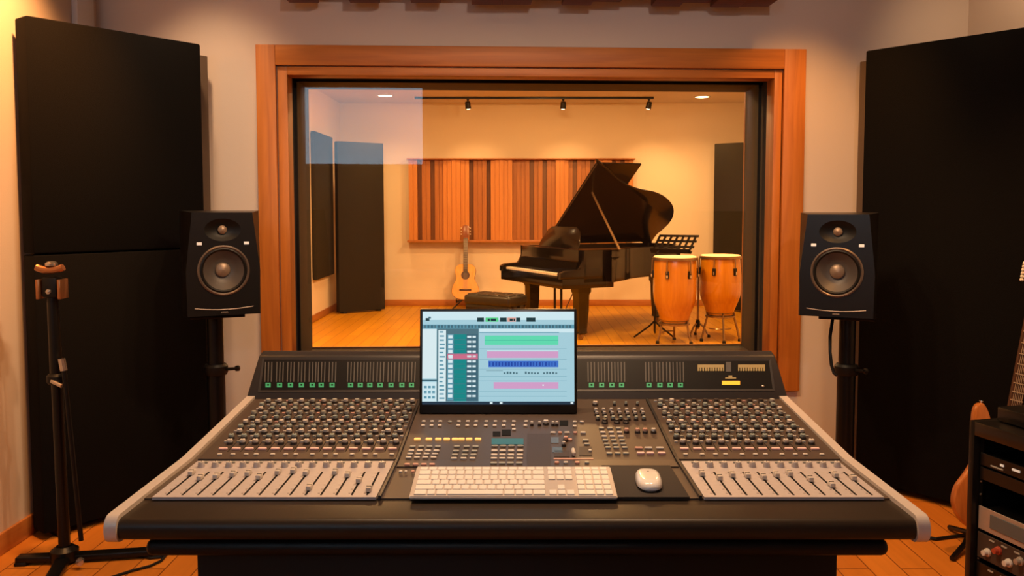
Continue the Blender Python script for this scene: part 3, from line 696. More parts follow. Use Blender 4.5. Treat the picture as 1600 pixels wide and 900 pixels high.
def make_speaker(label, loc, rz):
    sp = thing('speaker', label, 'speaker', loc, rz, 'studio monitor speakers')
    W, Hh, D = .165, .470, .30
    wo = (0, .205, .104); tw = (0, .385, .052)
    t = MB()
    outer = [(-.155, .004), (.155, .004), (.158, .20), (.128, .462), (-.128, .462), (-.158, .20)]
    ym = .315; xm = .158 - .03 * (ym - .20) / .262
    annulus(t, (0, wo[1]), .100, .100, [(-.155, .004), (.155, .004), (.158, .20), (xm, ym), (-xm, ym), (-.158, .20)], 'black_satin')
    annulus(t, (0, tw[1]), .078, .05, [(-xm, ym), (xm, ym), (.128, .462), (-.128, .462)], 'black_satin')
    t.build('baffle', None, sp, smooth=0); t = MB()
    f = [(x, 0, z) for x, z in outer]
    bk = [(-W, .05, 0), (W, .05, 0), (W, .05, .20), (W, .06, Hh), (-W, .06, Hh), (-W, .05, .20)]
    t.lathe([(.100, .0), (.098, -.05), (0, -.05)], (0, 0, wo[1]), (0, -1, 0), 44, 'black_plastic', caps=False); t.lathe([(.05, .0), (.045, -.03), (0, -.03)], (0, 0, tw[1]), (0, -1, 0), 36, 'black_plastic', sc=(1.56, 1), caps=False)
    rr = [(-W + .01, D, 0), (W - .01, D, 0), (W - .01, D, .20), (W - .01, D, Hh), (-W + .01, D, Hh), (-W + .01, D, .20)]
    vs = f + bk + rr; fs = []
    for k in range(6):
        n = (k + 1) % 6; fs += [(k, n, 6 + n, 6 + k), (6 + k, 6 + n, 12 + n, 12 + k)]
    fs.append((12, 13, 14, 15, 16, 17)); t.mesh(vs, fs, 'black_satin')
    bmesh.ops.remove_doubles(t.bm, verts=t.bm.verts[:], dist=1e-5)
    cab = t.build('cabinet', None, sp, smooth=25)
    t = MB(); t.lathe([(.110, -.002), (.112, .004), (.106, .008), (.100, .004), (.096, -.006)], (0, 0, wo[1]), (0, -1, 0), 48, 'rim_metal', caps=False); wf = t.build('woofer', None, sp)
    t = MB(); t.lathe([(.101, .004), (.094, .007), (.087, .002)], (0, 0, wo[1]), (0, -1, 0), 48, 'black_plastic', caps=False); t.build('surround', None, wf)
    t = MB(); t.lathe([(.088, .002), (.060, -.022), (.036, -.036), (.0, -.038)], (0, 0, wo[1]), (0, -1, 0), 48, 'cone_grey', caps=False); t.build('cone', None, wf)
    t = MB(); t.lathe([(.034, -.037), (.030, -.026), (.018, -.018), (0, -.015)], (0, 0, wo[1]), (0, -1, 0), 32, 'dome', caps=False); t.build('dust_cap', None, wf)
    t = MB(); t.lathe([(.050, .0005), (.036, -.010), (.020, -.020), (0, -.021)], (0, 0, tw[1]), (0, -1, 0), 32, 'black_plastic', sc=(1.56, 1), caps=False); wg = t.build('waveguide', None, sp)
    t = MB(); t.lathe([(.020, -.018), (.019, -.012), (.012, -.006), (0, -.003)], (0, 0, tw[1]), (0, -1, 0), 24, 'dome', caps=False); t.build('tweeter', None, wg)
    for s in (-1, 1):
        t = MB(); t.box((s * .100, -.0012, .325), (.022, .004, .013), 'led_white', None, .001, 1); t.build('indicator', None, sp)
    t = MB(); pts = [(x, -.0015, .030 + .010 * (x / .13) ** 2) for x in [-.125 + .025 * k for k in range(11)]]; t.tube(pts, .0022, 6, 'rim_metal'); t.build('port_slot', None, sp)
    t = MB(); t.box((0, -.001, .017), (.03, .003, .007), 'chrome', None, .001, 1); t.build('badge', None, sp)
    return sp
SPD = 3.55; zl, zr_ = aty(350, 494, SPD).z, aty(1310, 497, SPD).z
SPL, SPR = (aty(349, 400, SPD).x, SPD, zl), (aty(1308, 400, SPD).x, SPD, zr_)
spl = make_speaker('black studio speaker by the dark panel behind the microphone stand', SPL, R(26))
spr = dup(spl, SPR, R(-24), 'black studio speaker above the hanging cable, on the guitar and rack side')
for o in (spl, spr): o.scale = (.926, .926, .926)
def make_stand(label, loc, rz, ztop):
    st = thing('speaker_stand', label, 'stand', loc, rz, 'speaker stands')
    t = MB(); t.bb((-.11, -.11, ztop - .013), (.11, .11, ztop), None, .003); t.build('top_plate', 'black_metal', st)
    t = MB(); t.lathe([(.034, .585), (.034, ztop - .012)], n=20); t.build('upper_pole', 'black_metal', st)
    t = MB(); t.lathe([(.038, .02), (.038, .66)], n=20); t.build('lower_pole', 'black_metal', st)
    t = MB(); t.lathe([(.045, .635), (.050, .645), (.050, .672), (.042, .682)], n=20, m='black_plastic'); cl = t.build('collar', None, st)
    t = MB(); t.rod((.04, -.03, .66), (.075, -.060, .665), .007, .006, m='black_plastic'); t.lathe([(.0, -.012), (.012, -.006), (.012, .006), (0, .012)], (.08, -.064, .666), (1, -1, .2), 12, 'black_metal'); t.build('clamp_knob', None, cl)
    t = MB(); t.bb((-.17, -.17, 0), (.17, .17, .022), None, .005); t.build('base_plate', 'black_metal', st)
    return st
q = aty(337, 560, 3.68); make_stand('black speaker stand beside the dark panel with a seam', (q.x, q.y, 0), R(26), zl - .0005)
q = aty(1323, 560, 3.68); make_stand('black speaker stand next to the hanging cable and the plain dark panel', (q.x, q.y, 0), R(-24), zr_ - .0005)
cab = MB(); cab.tube([tuple(aty(px, py, 3.66 + dy)) for px, py, dy in ((1302, 492, .05), (1300, 505, .03), (1297, 525, 0), (1297, 550, -.01), (1299, 570, -.02), (1303, 583, -.035), (1308, 587, -.04))], .007, 8)
o = cab.build('speaker_cable', 'black_plastic'); tag(o, 'black cable hanging from a speaker against the pale wall', 'cable')

# ------------------------------------------------------------------ acoustic panels
def make_gobo(label, pa, pb, h, seam, fab, group, th=.10, z0=.03, el=-.04, er=.10):
    pa, pb = Vector(pa), Vector(pb); c = (pa + pb) / 2; d = pb - pa; L = d.length; rz = math.atan2(d.y, d.x)
    g = thing('acoustic_gobo', label, 'acoustic panel', (c.x, c.y, 0), rz, group)
    if seam:
        t = MB(); t.bb((-L / 2, 0, z0), (L / 2, th, seam - .003), None, .008, 2); t.build('lower_panel', fab, g)
        t = MB(); t.bb((-L / 2, 0, seam + .003), (L / 2, th, h), None, .008, 2); t.build('upper_panel', fab, g)
    else:
        t = MB(); t.bb((-L / 2, 0, z0), (L / 2, th, h), None, .008, 2); t.build('fabric_panel', fab, g)
    if True:
        t = MB(); t.bb((-L / 2 - el, th, z0), (L / 2 + er, th + .03, h - .03), None, .004); t.build('back_frame', 'fabric_edge', g)
    for s in (-1, 1):
        t = MB(); t.bb((s * (L / 2 - .08) - .025, -.005, 0), (s * (L / 2 - .08) + .025, th + .02, z0), None, .004); t.build('foot', 'black_metal', g)
    return g
make_gobo('tall black fabric acoustic panel with a seam behind the microphone stand', (-1.915, 3.42), (-1.452, 4.02), 2.10, 1.165, 'fabric_black', 'tall black panels by the window')
gr = make_gobo('tall plain black acoustic panel behind the guitar', (1.655, 4.16), (2.175, 3.52), 2.095, None, 'fabric_black', 'tall black panels by the window', el=.085, er=-.04)
make_gobo('dark standing acoustic panel in the live room corner near the wall panel', (-2.262, 10.94), (-1.742, 11.34), 2.19, None, 'fabric_olive', 'standing panels in the live room', .09, .02, -.02, -.02)
make_gobo('dark standing acoustic panel in the live room behind the drums', (2.585, 11.4), (3.12, 10.98), 2.19, None, 'fabric_olive', 'standing panels in the live room', .09, .02, -.02, -.02)
t = MB(); t.bb((-.045, -.49, .5), (.0, .49, 2.25), None, .006); t.bb((-.055, -.47, .52), (-.045, .47, 2.23))
o = t.build('wall_panel', 'fabric_olive'); o.location = (LX0 + .056, 10.66, 0); tag(o, 'narrow dark fabric panel hung on the live room side wall', 'acoustic panel')

# ------------------------------------------------------------------ hanging wooden block diffuser above the window
cl = thing('block_diffuser', 'brown wooden block diffuser hung above the window, only its uneven lower edge showing', 'sound diffuser', (0, FW, 0), PHI)
BZ = [2.300, 2.345, 2.302, 2.345, 2.306, 2.345, 2.300, 2.302, 2.325, 2.302, 2.320, 2.335, 2.302, 2.320, 2.300, 2.304]
bx0 = -1.09; bw = 2.31 / len(BZ)
t = MB(); t.bb((bx0 - .01, -.235, 2.42), (bx0 + 2.32, -.08, 2.45), 'block_wood', .003); t.build('top_board', None, cl)
t = MB()
for k, z in enumerate(z + .022 for z in BZ): t.bb((bx0 + k * bw + .001, -.23, z), (bx0 + (k + 1) * bw - .001, -.085, 2.42), 'block_wood', .004)
t.build('block_row', None, cl)
for sx in (-.9, .05, 1.0):
    t = MB(); t.rod((sx, -.155, 2.445), (sx, -.155, CH), .005, m='black_metal'); t.build('hanging_rod', None, cl)

# ------------------------------------------------------------------ microphone stand at the left
ms = thing('microphone_stand', 'black telescopic stand with a coppery clamp head by the lit wall', 'stand', (-1.727, 3.22, 0))
t = MB(); t.rod((.0, 0, .03), (-.006, 0, .72), .021, .021, 16); t.build('lower_pole', 'black_metal', ms)
t = MB(); t.rod((-.006, 0, .70), (-.012, 0, 1.0), .024, .020, 16); t.build('upper_pole', 'black_metal', ms)
t = MB(); t.lathe([(.03, 0), (.036, .008), (.036, .03), (.026, .04)], (-.006, 0, .69), n=20, m='black_plastic'); k = t.build('clutch', None, ms)
t = MB(); t.rod((-.01, -.03, .705), (.035, -.045, .69), .008, m='chrome'); t.build('clutch_lever', None, k)
hd = MB(); hd.box((-.012, 0, 1.055), (.055, .05, .075), 'black_plastic', None, .006); hd.lathe([(.017, .985), (.02, 1.0), (.017, 1.02)], (-.012, 0, 0), n=16, m='black_plastic'); hd = hd.build('clamp_head', None, ms)
for s in (-1, 1):
    t = MB(); t.bb((-.012 + s * .040 - .006, -.032, 1.012), (-.012 + s * .040 + .006, .028, 1.085), 'copper', .002); t.build('side_plate', None, hd)
t = MB(); t.tube([(-.012 + .05 * math.sin(a), -.012, 1.118 + .012 * (abs(math.sin(a)) ** 2)) for a in [R(-90 + 15 * k) for k in range(13)]], .013, 10, 'copper'); t.build('saddle', None, hd)
t = MB(); t.lathe([(.012, 1.115), (.012, 1.13), (.022, 1.135), (.022, 1.145), (.012, 1.152), (0, 1.153)], (-.012, 0, 0), n=20, m='chrome'); t.build('top_knob', None, hd)
t = MB(); t.lathe([(.010, 0), (.009, .006), (0, .008)], (-.012, -.026, 1.04), (0, -1, 0), 16, 'chrome'); t.build('bolt', None, hd)
t = MB(); t.rod((.035, -.03, .78), (.085, -.04, .10), .009, .009, 10, 'black_metal'); t.rod((.03, -.03, .79), (.037, -.03, .745), .013, .013, 10, 'chrome'); t.build('folded_boom', None, ms)
for (ex, ey) in ((-.17, -.02), (.36, .06), (.10, -.34)):
    L = math.hypot(ex, ey); a = math.atan2(ey, ex)
    t = MB(); t.xf = Matrix.Rotation(a, 4, 'Z'); t.box((L / 2, 0, .022), (L, .05, .022), 'black_metal', None, .005); t.box((L - .02, 0, .0075), (.045, .056, .015), 'black_plastic', None, .004); t.build('leg', None, ms)
t = MB(); t.lathe([(.05, .01), (.05, .05), (.03, .065)], n=20, m='black_metal'); t.build('hub', None, ms)
t = MB(); t.lathe([(.014, 0), (.014, .02), (0, .022)], (.09, -.06, .03), (.3, -1, .1), 14, 'chrome'); t.build('wheel_knob', None, ms)
t = MB(); t.tube([tuple(atz(*p, .006)) for p in ((215, 868), (235, 872), (255, 870), (262, 864), (252, 876), (235, 884), (205, 892), (170, 903))], .005, 8)
t = t.build('floor_cable', 'black_plastic'); tag(t, 'thin black cable curling on the floor by the microphone stand', 'cable')
t = MB(); t.tube([tuple(atz(*p, .008)) for p in ((1440, 838), (1462, 842), (1490, 838), (1515, 835))], .007, 8)
t = t.build('floor_cable', 'black_plastic'); tag(t, 'black cable lying on the floor under the guitar', 'cable')

# ------------------------------------------------------------------ rack with outboard gear at the right
ang = math.atan2(2.33 - 2.79, 1.60 - 1.48); RW, RD, RH = .50, .46, .655
rk = thing('rack_cabinet', 'black equipment rack cabinet beside the guitar', 'rack', (1.487, 2.80, 0), ang)   # local x along the front, y to the back
t = MB(); t.bb((0, 0, 0), (.022, RD, RH), None, .002); t.build('side_panel', 'black_satin', rk)
t = MB(); t.bb((RW - .022, 0, 0), (RW, RD, RH), None, .002); t.build('side_panel', 'black_satin', rk)
t = MB(); t.bb((.022, 0, RH - .045), (RW - .022, RD, RH), None, .002); t.build('top_panel', 'black_satin', rk)
t = MB(); t.bb((.022, 0, 0), (RW - .022, RD, .05), None, .002); t.build('bottom_panel', 'black_satin', rk)
t = MB(); t.bb((.022, RD - .02, .05), (RW - .022, RD, RH - .045)); t.build('back_panel', 'black_satin', rk)
for x in (.024, RW - .038):
    t = MB(); t.bb((x, .025, .05), (x + .014, .04, RH - .045), 'black_metal')
    for k in range(12): t.lathe([(.0035, 0), (.003, .002), (0, .0025)], (x + .007, .025, .07 + k * .043), (0, -1, 0), 8, 'chrome')
    t.build('rack_rail', None, rk)
def rackunit(label, z, h, face_m, kind):
    u = thing('rack_unit', label, 'audio unit', tuple(ROOTM[rk.name] @ Vector((RW / 2, .02, z))), ang, 'outboard gear in the rack')
    wv = RW / 2 - .030
    t = MB(); t.bb((-wv, 0, .002), (wv, .004, h - .002), face_m, .001, 1); t.bb((-wv + .02, .004, .004), (wv - .02, .36, h - .004), 'black_metal'); t.build('chassis', None, u)
    if kind == 'lights':
        for k in range(5):
            t = MB(); t.box((-.13 + k * .055, -.001, h * .55), (.03 if k % 2 else .014, .003, .007), 'led_white' if k != 3 else 'knob_red'); t.build('indicator', None, u)
        t = MB(); t.box((-.15, -.001, h * .25), (.05, .003, .004), 'button_grey'); t.build('switch', None, u)
    if kind == 'display':
        t = MB(); t.bb((-.17, -.003, h * .25), (.02, 0, h * .8), 'display_grey', .001, 1); t.build('display', None, u)
        for k in range(4):
            t = MB(); t.lathe([(.011, 0), (.010, .012), (0, .013)], (.055 + k * .03, 0, h * .5), (0, -1, 0), 16, 'rack_silver'); t.build('knob', None, u)
    if kind == 'knobs':
        for k in range(9):
            t = MB(); m = ('rack_silver', 'button_white', 'knob_red')[(k * 2) % 3 if k % 4 else 1]
            t.lathe([(.014, 0), (.013, .006), (.010, .008), (.009, .02), (0, .021)], (-.175 + k * .043, 0, h * (.62 if k % 2 else .36)), (0, -1, 0), 16, m); t.build('knob', None, u)
        t = MB()
        for k in range(7): t.box((-.16 + k * .05, -.001, h * .85), (.022, .002, .005), 'button_grey')
        t.build('switch_row', None, u)
rackunit('black rack unit with small white lights, topmost in the rack', .512, .044, 'black_satin', 'lights')
rackunit('plain dark rack unit below the topmost one', .465, .044, 'black_satin', None)
rackunit('silver faced rack unit with a display above the knobbed unit', .300, .080, 'rack_silver', 'display')
rackunit('dark rack unit with white and red knobs, below the silver one', .205, .088, 'console_dark', 'knobs')
rackunit('dark rack unit with knobs low in the rack', .105, .088, 'black_satin', 'knobs')
t = MB(); t.bb((-.10, -.13, .004), (.10, .13, .05), 'black_satin', .004)
dv = thing('desktop_device', 'small flat black device lying on top of the rack', 'device', tuple(ROOTM[rk.name] @ Vector((.14, .20, RH))), ang)
t.build('housing', None, dv)
t = MB()
for sx in (-.08, .08):
    for sy in (-.11, .11): t.lathe([(.01, 0), (.01, .005)], (sx, sy, 0), n=12, m='black_plastic')
t.build('rubber_feet', None, dv)
t = MB(); t.lathe([(.018, 0), (.017, .014), (0, .015)], (.0, .02, .05), n=20, m='knob_dark'); t.build('dial', None, dv)

# ------------------------------------------------------------------ electric guitar behind the rack
def smooth_outline(P, n=6):
    out = []; k = len(P)
    for i in range(k):
        p0, p1, p2, p3 = (Vector(P[(i + j - 1) % k]) for j in range(4))
        for s_ in range(n):
            t_ = s_ / n
            out.append(.5 * ((2 * p1) + (p2 - p0) * t_ + (2 * p0 - 5 * p1 + 4 * p2 - p3) * t_ ** 2 + (3 * p1 - p0 - 3 * p2 + p3) * t_ ** 3))
    return [(v.x, v.y) for v in out]
FACE = Matrix(((1, 0, 0, 0), (0, 0, -1, 0), (0, 1, 0, 0), (0, 0, 0, 1)))     # outline x,y -> x,z ; extrusion towards -y
GL_ = aty(1533, 828, 3.46)
eg = thing('electric_guitar', 'natural orange electric guitar with a dark fretted neck, leaning behind the rack', 'guitar', (1.817, 3.30, 0)); eg.scale = (.955, .955, .955)
GM = Matrix.Translation((.008, 0, .09)) @ Matrix.Rotation(R(13), 4, 'Y') @ Matrix.Rotation(R(-8), 4, 'X')
body = smooth_outline([(0, 0), (-.10, .015), (-.158, .075), (-.165, .15), (-.132, .225), (-.112, .29), (-.118, .36), (-.142, .425), (-.145, .49), (-.122, .512), (-.092, .48), (-.062, .42), (-.035, .395), (.035, .395), (.062, .405), (.085, .44), (.11, .45), (.125, .42), (.115, .35), (.115, .28), (.145, .21), (.172, .14), (.16, .06), (.09, .01)], 5)
t = MB(); t.xf = GM; t.prism(body, 0, .042, 'natural_body', FACE, .008); t.build('body', None, eg)
t = MB(); t.xf = GM
t.mesh([(-.029, -.043, .30), (.029, -.043, .30), (.022, -.043, 1.0), (-.022, -.043, 1.0), (-.029, -.056, .30), (.029, -.056, .30), (.022, -.056, 1.0), (-.022, -.056, 1.0), (-.02, -.03, .30), (.02, -.03, .30), (.016, -.033, 1.0), (-.016, -.033, 1.0)], [(4, 5, 6, 7), (0, 4, 7, 3), (1, 2, 6, 5), (0, 3, 11, 8), (1, 9, 10, 2), (8, 11, 10, 9), (3, 7, 6, 2, 10, 11), (0, 8, 9, 1, 5, 4)], 'rosewood')
for k in range(21):
    z = 1.0 - .70 * (1 - 2 ** (-k / 12)) / (1 - 2 ** (-20 / 12)); w_ = .022 + .007 * (1.0 - z) / .70; t.bb((-w_, -.0585, z - .0022), (w_, -.0555, z + .0022), 'fret')
neck = t.build('neck', None, eg)
t = MB(); t.xf = GM
for k in range(6): t.rod((-.020 + k * .008, -.060, .12), (-.0165 + k * .0066, -.059, 1.02), .0009, n=6, m='fret')
t.build('strings', None, eg)
t = MB(); t.xf = GM; t.prism([(-.022, 1.0), (.022, 1.0), (.035, 1.04), (.045, 1.14), (.0, 1.17), (-.035, 1.12), (-.042, 1.07)], .036, .05, 'natural_body', FACE, .003); hs = t.build('headstock', None, eg)
for k in range(6):
    t = MB(); t.xf = GM; x = -.040 - .001 * k; z = 1.045 + k * .014; t.rod((-.03, -.043, z), (-.058, -.043, z), .003, m='chrome'); t.lathe([(0, -.008), (.006, -.005), (.006, .005), (0, .008)], (-.062, -.043, z), (1, 0, 0), 10, 'ivory'); t.build('tuning_peg', None, hs)
for z in (.18, .27):
    t = MB(); t.xf = GM; t.box((0, -.046, z), (.085, .010, .036), 'black_plastic', None, .004); t.build('pickup', None, eg)
t = MB(); t.xf = GM; t.box((0, -.047, .115), (.085, .012, .022), 'chrome', None, .003); t.build('bridge', None, eg)
t = MB(); t.xf = GM; t.lathe([(.004, 0), (.004, .006), (.008, .010), (.008, .013), (0, .014)], (-.122, -.021, .508), (0, 0, 1), 12, 'chrome'); t.build('strap_button', None, eg)
gs = thing('guitar_stand', 'low black stand on the floor holding the electric guitar', 'stand', (1.817, 3.34, 0)); gs.scale = (.955, .955, .955)
t = MB(); t.tube([(-.16, -.12, .012), (-.06, -.02, .03), (0, .06, .05), (.06, -.02, .03), (.16, -.12, .012)], .011, 8, 'black_metal'); t.tube([(0, .05, .05), (0, .12, .30)], .011, 8, 'black_metal'); t.tube([(0, .06, .05), (0, .22, .012)], .011, 8, 'black_metal'); t.build('frame', None, gs)
for s in (-1, 1):
    t = MB(); t.tube([(s * .05 + .02, -.01, .055), (s * .06 + .02, -.09, .072), (s * .06 + .02, -.11, .105)], .010, 8, 'black_plastic'); t.build('arm', None, gs)

# ------------------------------------------------------------------ LIVE ROOM: wooden diffuser
df = thing('wood_diffuser', 'wide slatted wooden diffuser on the wall behind the piano', 'sound diffuser', (.05, LY1, 0))
xa, xb, za, zb = -1.53, 1.535, .885, 2.015
t = MB(); t.bb((xa, -.03, za), (xb, -.002, zb), 'diffuser_shaded'); t.build('back_board', None, df)
SV = [.8, .7, .15, .6, .55, .2, .6, .5, .75, .9, 1, .95, .8, .75, .1, .5, .45, .6, .1, .8, .9, 1, .85, .95, .35, .45, .35, .5, .3, .45, .6, .3, .6, .5, .95, 1, .8, .4, .3, .6, .4, .55, .3, .6, .8, .9, .8, .3, .5, .3, .6, .7]
n = len(SV); sw = (xb - xa - .02) / n
t = MB()
for i, q_ in enumerate(SV):
    m = 'diffuser_shaded' if q_ < .32 else ('diffuser_mid' if q_ < .62 else 'diffuser_light')  # deeper slats get darker wood: shade of the wells put into the colour
    t.bb((xa + .01 + i * sw + .001, -.05 - .125 * q_, za + .03), (xa + .01 + (i + 1) * sw - .001, -.028, zb - .012), m)
t.build('slats', None, df, smooth=0)
t = MB(); t.bb((xa - .01, -.20, za - .0), (xb + .01, -.002, za + .03), 'diffuser_mid', .003); t.build('bottom_board', None, df)
t = MB(); t.bb((xa - .01, -.20, zb - .014), (xb + .01, -.002, zb + .006), 'diffuser_mid', .003); t.build('top_board', None, df)

# ------------------------------------------------------------------ grand piano
pz = thing('grand_piano', 'black grand piano with its lid propped open in the live room', 'piano', (-.20, 9.75, 0), math.atan2(.45, .893))
OUT = smooth_outline([(.60, 1.40), (.80, 1.32), (1.0, 1.16), (1.3, 1.02), (1.6, .95), (1.83, .84), (2.03, .66), (2.13, .42), (2.08, .16), (1.95, .02)], 4)[:-4 - 0]
OUT = [p for p in OUT if p[0] > .59 or p[1] > 1.3]
lid_o = [(.6, 0.0), (.6, 1.4)] + OUT[1:] + [(1.93, 0.0)]
case_o = [(.27, 0.0), (.27, 1.4), (.6, 1.4)] + OUT[1:] + [(1.93, 0.0)]
fl = lambda P: [(u, -v) for u, v in P]
cxm, cym = .95, .62
inner = [(cxm + (u - cxm) * .945, cym + (v - cym) * .93) for u, v in case_o]
t = MB(); t.prism(fl(case_o), .60, .86, 'piano_black', None, .004); t.prism(fl([(.02, 0), (.02, 1.4), (.62, 1.4), (.62, 0)]), .545, .645, 'piano_black', None, .006); t.build('case', None, pz)
t = MB(); N = len(case_o); vs = []
for z, L in ((.855, case_o), (.925, case_o), (.925, inner), (.855, inner)): vs += [(u, -v, z) for u, v in L]
t.mesh(vs, [(a * N + i, a * N + (i + 1) % N, ((a + 1) % 4) * N + (i + 1) % N, ((a + 1) % 4) * N + i) for a in range(4) for i in range(N)], 'piano_black'); t.build('rim', None, pz)
t = MB(); t.prism(fl(inner), .86, .872, 'piano_gold'); t.prism(fl([(.34, .1), (.34, 1.3), (.52, 1.3), (.52, .1)]), .872, .9, 'felt_red'); t.build('iron_frame', None, pz)
for v0, v1 in ((0, .075), (1.325, 1.4)):
    t = MB(); t.prism([(0, .645), (.30, .645), (.30, .92), (.26, .80), (.22, .735), (.05, .725), (0, .70)], v0, v1, 'piano_black', Matrix(((1, 0, 0, 0), (0, 0, -1, 0), (0, 1, 0, 0), (0, 0, 0, 1))), .004); t.build('key_cheek', None, pz)
t = MB(); t.bb((.035, -.075, .645), (.05, -1.325, .668), 'piano_black', .002); t.build('key_slip', None, pz)
t = MB(); t.bb((.05, -.075, .645), (.195, -1.325, .690), 'ivory')
kw = 1.25 / 52
for k in range(51): t.bb((.049, -.0755 - (k + 1) * kw - .0006, .66), (.195, -.0755 - (k + 1) * kw + .0006, .6904), 'slot_black')
for k in range(51):
    if k % 7 not in (1, 4): t.bb((.105, -.0755 - (k + 1) * kw - .006, .69), (.195, -.0755 - (k + 1) * kw + .006, .702), 'piano_black', .001, 1)
t.build('keys', None, pz, smooth=0)
t = MB(); t.mesh([(.195, -.075, .69), (.235, -.075, .80), (.255, -.075, .80), (.255, -.075, .69), (.195, -1.325, .69), (.235, -1.325, .80), (.255, -1.325, .80), (.255, -1.325, .69)], [(0, 1, 5, 4), (1, 2, 6, 5), (2, 3, 7, 6), (0, 4, 7, 3), (0, 3, 2, 1), (4, 5, 6, 7)], 'piano_black'); t.bb((.245, -.075, .80), (.275, -1.325, .925), 'piano_black', .003); t.build('fallboard', None, pz)
# lid
AL = R(38.2); LM = Matrix.Translation((0, 0, .932)) @ Matrix.Rotation(-AL, 4, 'X')
t = MB(); t.xf = LM; t.prism(fl(lid_o), 0, .02, 'piano_black', None, .004); ld = t.build('lid', None, pz)
t = MB(); t.xf = LM; t.prism(fl([(.605, .0), (.605, 1.4), (1.17, 1.4), (1.17, 0)]), .022, .042, 'piano_black', None, .004); t.build('front_flap', None, ld)
t = MB()
for u in (.75, 1.25, 1.75): t.box((u, .004, .93), (.08, .012, .03), 'brass_steel')
t.build('hinges', None, ld)
pt = LM @ Vector((.76, -.95, -.002)); t = MB(); t.rod((.76, -1.30, .915), tuple(pt), .014, .012, 10, 'brass_steel'); t.build('lid_prop', None, pz)
t = MB(); q = Matrix.Translation((.36, 0, .925)) @ Matrix.Rotation(R(22), 4, 'Y')
t.xf = q; t.prism([(0, .28), (.06, .28), (.20, .36), (.24, .44), (.24, .96), (.20, 1.04), (.06, 1.12), (0, 1.12)], -.008, .008, 'piano_black', Matrix(((0, 0, 1, 0), (0, -1, 0, 0), (1, 0, 0, 0), (0, 0, 0, 1))), .002); t.build('music_desk', None, pz)
for u, v in ((.33, .17), (.33, 1.24), (1.86, .45)):
    t = MB(); prf = [(.075, .60), (.075, .50), (.062, .47), (.058, .30), (.045, .10), (.050, .075), (.030, .06)]
    for j in range(len(prf) - 1):
        (w1, z1), (w2, z2) = prf[j], prf[j + 1]
        t.mesh([(u + sx * w1, -v + sy * w1, z1) for sx, sy in ((-1, -1), (1, -1), (1, 1), (-1, 1))] + [(u + sx * w2, -v + sy * w2, z2) for sx, sy in ((-1, -1), (1, -1), (1, 1), (-1, 1))], [(0, 1, 5, 4), (1, 2, 6, 5), (2, 3, 7, 6), (3, 0, 4, 7)] + ([(3, 2, 1, 0)] if j == 0 else []) + ([(4, 5, 6, 7)] if j == len(prf) - 2 else []), 'piano_black')
    bmesh.ops.remove_doubles(t.bm, verts=t.bm.verts[:], dist=1e-5); lg = t.build('leg', None, pz)
    t = MB(); t.lathe([(.026, -.012), (.030, -.008), (.030, .008), (.026, .012)], (u, -v, .030), (1, .3, 0), 20, 'brass_steel'); t.box((u, -v, .055), (.02, .05, .02), 'brass_steel'); t.build('caster', None, lg)
t = MB()
for v in (.64, .78): t.rod((.36, -v, .56), (.36, -v, .12), .014, n=12, m='piano_black')
t.bb((.26, -.60, .075), (.40, -.82, .125), 'piano_black', .006); t.rod((.37, -.71, .10), (.62, -.71, .56), .006, m='brass_steel'); ly = t.build('pedal_lyre', None, pz)
for k in range(3):
    t = MB(); t.box((.225, -(.65 + k * .06), .07), (.11, .024, .010), 'brass_steel', None, .004); t.build('pedal', None, ly)

# piano bench
bn = thing('piano_bench', 'low black padded bench beside the piano keyboard', 'bench', (-.215, 8.62, 0), R(-34))
t = MB(); t.bb((-.28, -.17, .385), (.28, .17, .485), 'leather', .03, 4)
for kx in range(4):
    for ky in range(2): t.box((-.195 + kx * .13, -.075 + ky * .15, .484), (.118, .135, .026), 'leather', None, .012, 3)
t.build('cushion', None, bn, smooth=60)
t = MB(); t.bb((-.26, -.155, .335), (.26, .155, .388), 'piano_black', .004); t.build('frame', None, bn)
for sx in (-1, 1):
    for sy in (-1, 1):
        t = MB(); t.rod((sx * .235, sy * .13, .34), (sx * .235, sy * .13, 0), .024, .018, 12, 'piano_black'); t.build('leg', None, bn)

# ------------------------------------------------------------------ acoustic guitar on a stand
GP = aty(727, 470, 11.5)
ag = thing('acoustic_guitar', 'golden acoustic guitar standing against the live room wall', 'guitar', (GP.x, 11.5, 0))
AM = Matrix.Translation((0, 0, .125)) @ Matrix.Rotation(R(-10), 4, 'X')
ab = smooth_outline([(0, 0), (-.10, .01), (-.170, .06), (-.185, .13), (-.165, .20), (-.128, .265), (-.125, .31), (-.140, .37), (-.135, .43), (-.09, .475), (0, .485), (.09, .475), (.135, .43), (.140, .37), (.125, .31), (.128, .265), (.165, .20), (.185, .13), (.170, .06), (.10, .01)], 4)
t = MB(); t.xf = AM; t.prism(ab, -.09, 0, 'mahogany', FACE, .004); bd = t.build('body', None, ag)
t = MB(); t.xf = AM; t.prism([(x * .975, .2425 + (y - .2425) * .98) for x, y in ab], 0, .004, 'spruce', FACE); t.build('top_board', None, bd)
t = MB(); t.xf = AM; t.lathe([(.058, .004), (.058, .006), (.045, .006)], (0, 0, .33), (0, -1, 0), 28, 'rosewood'); t.lathe([(.045, .0035), (.045, .0055), (0, .0055)], (0, 0, .33), (0, -1, 0), 28, 'slot_black'); t.build('sound_hole', None, bd)
t = MB(); t.xf = AM; t.box((0, -.009, .135), (.16, .012, .022), 'rosewood', None, .003); t.build('bridge', None, ag)
t = MB(); t.xf = AM; t.bb((-.030, -.016, .36), (.030, .012, .83), 'ebony', .003)
for k in range(18): t.bb((-.028, -.018, .42 + k * .0225), (.028, -.0155, .4225 + k * .0225), 'fret')
t.build('neck', None, ag)
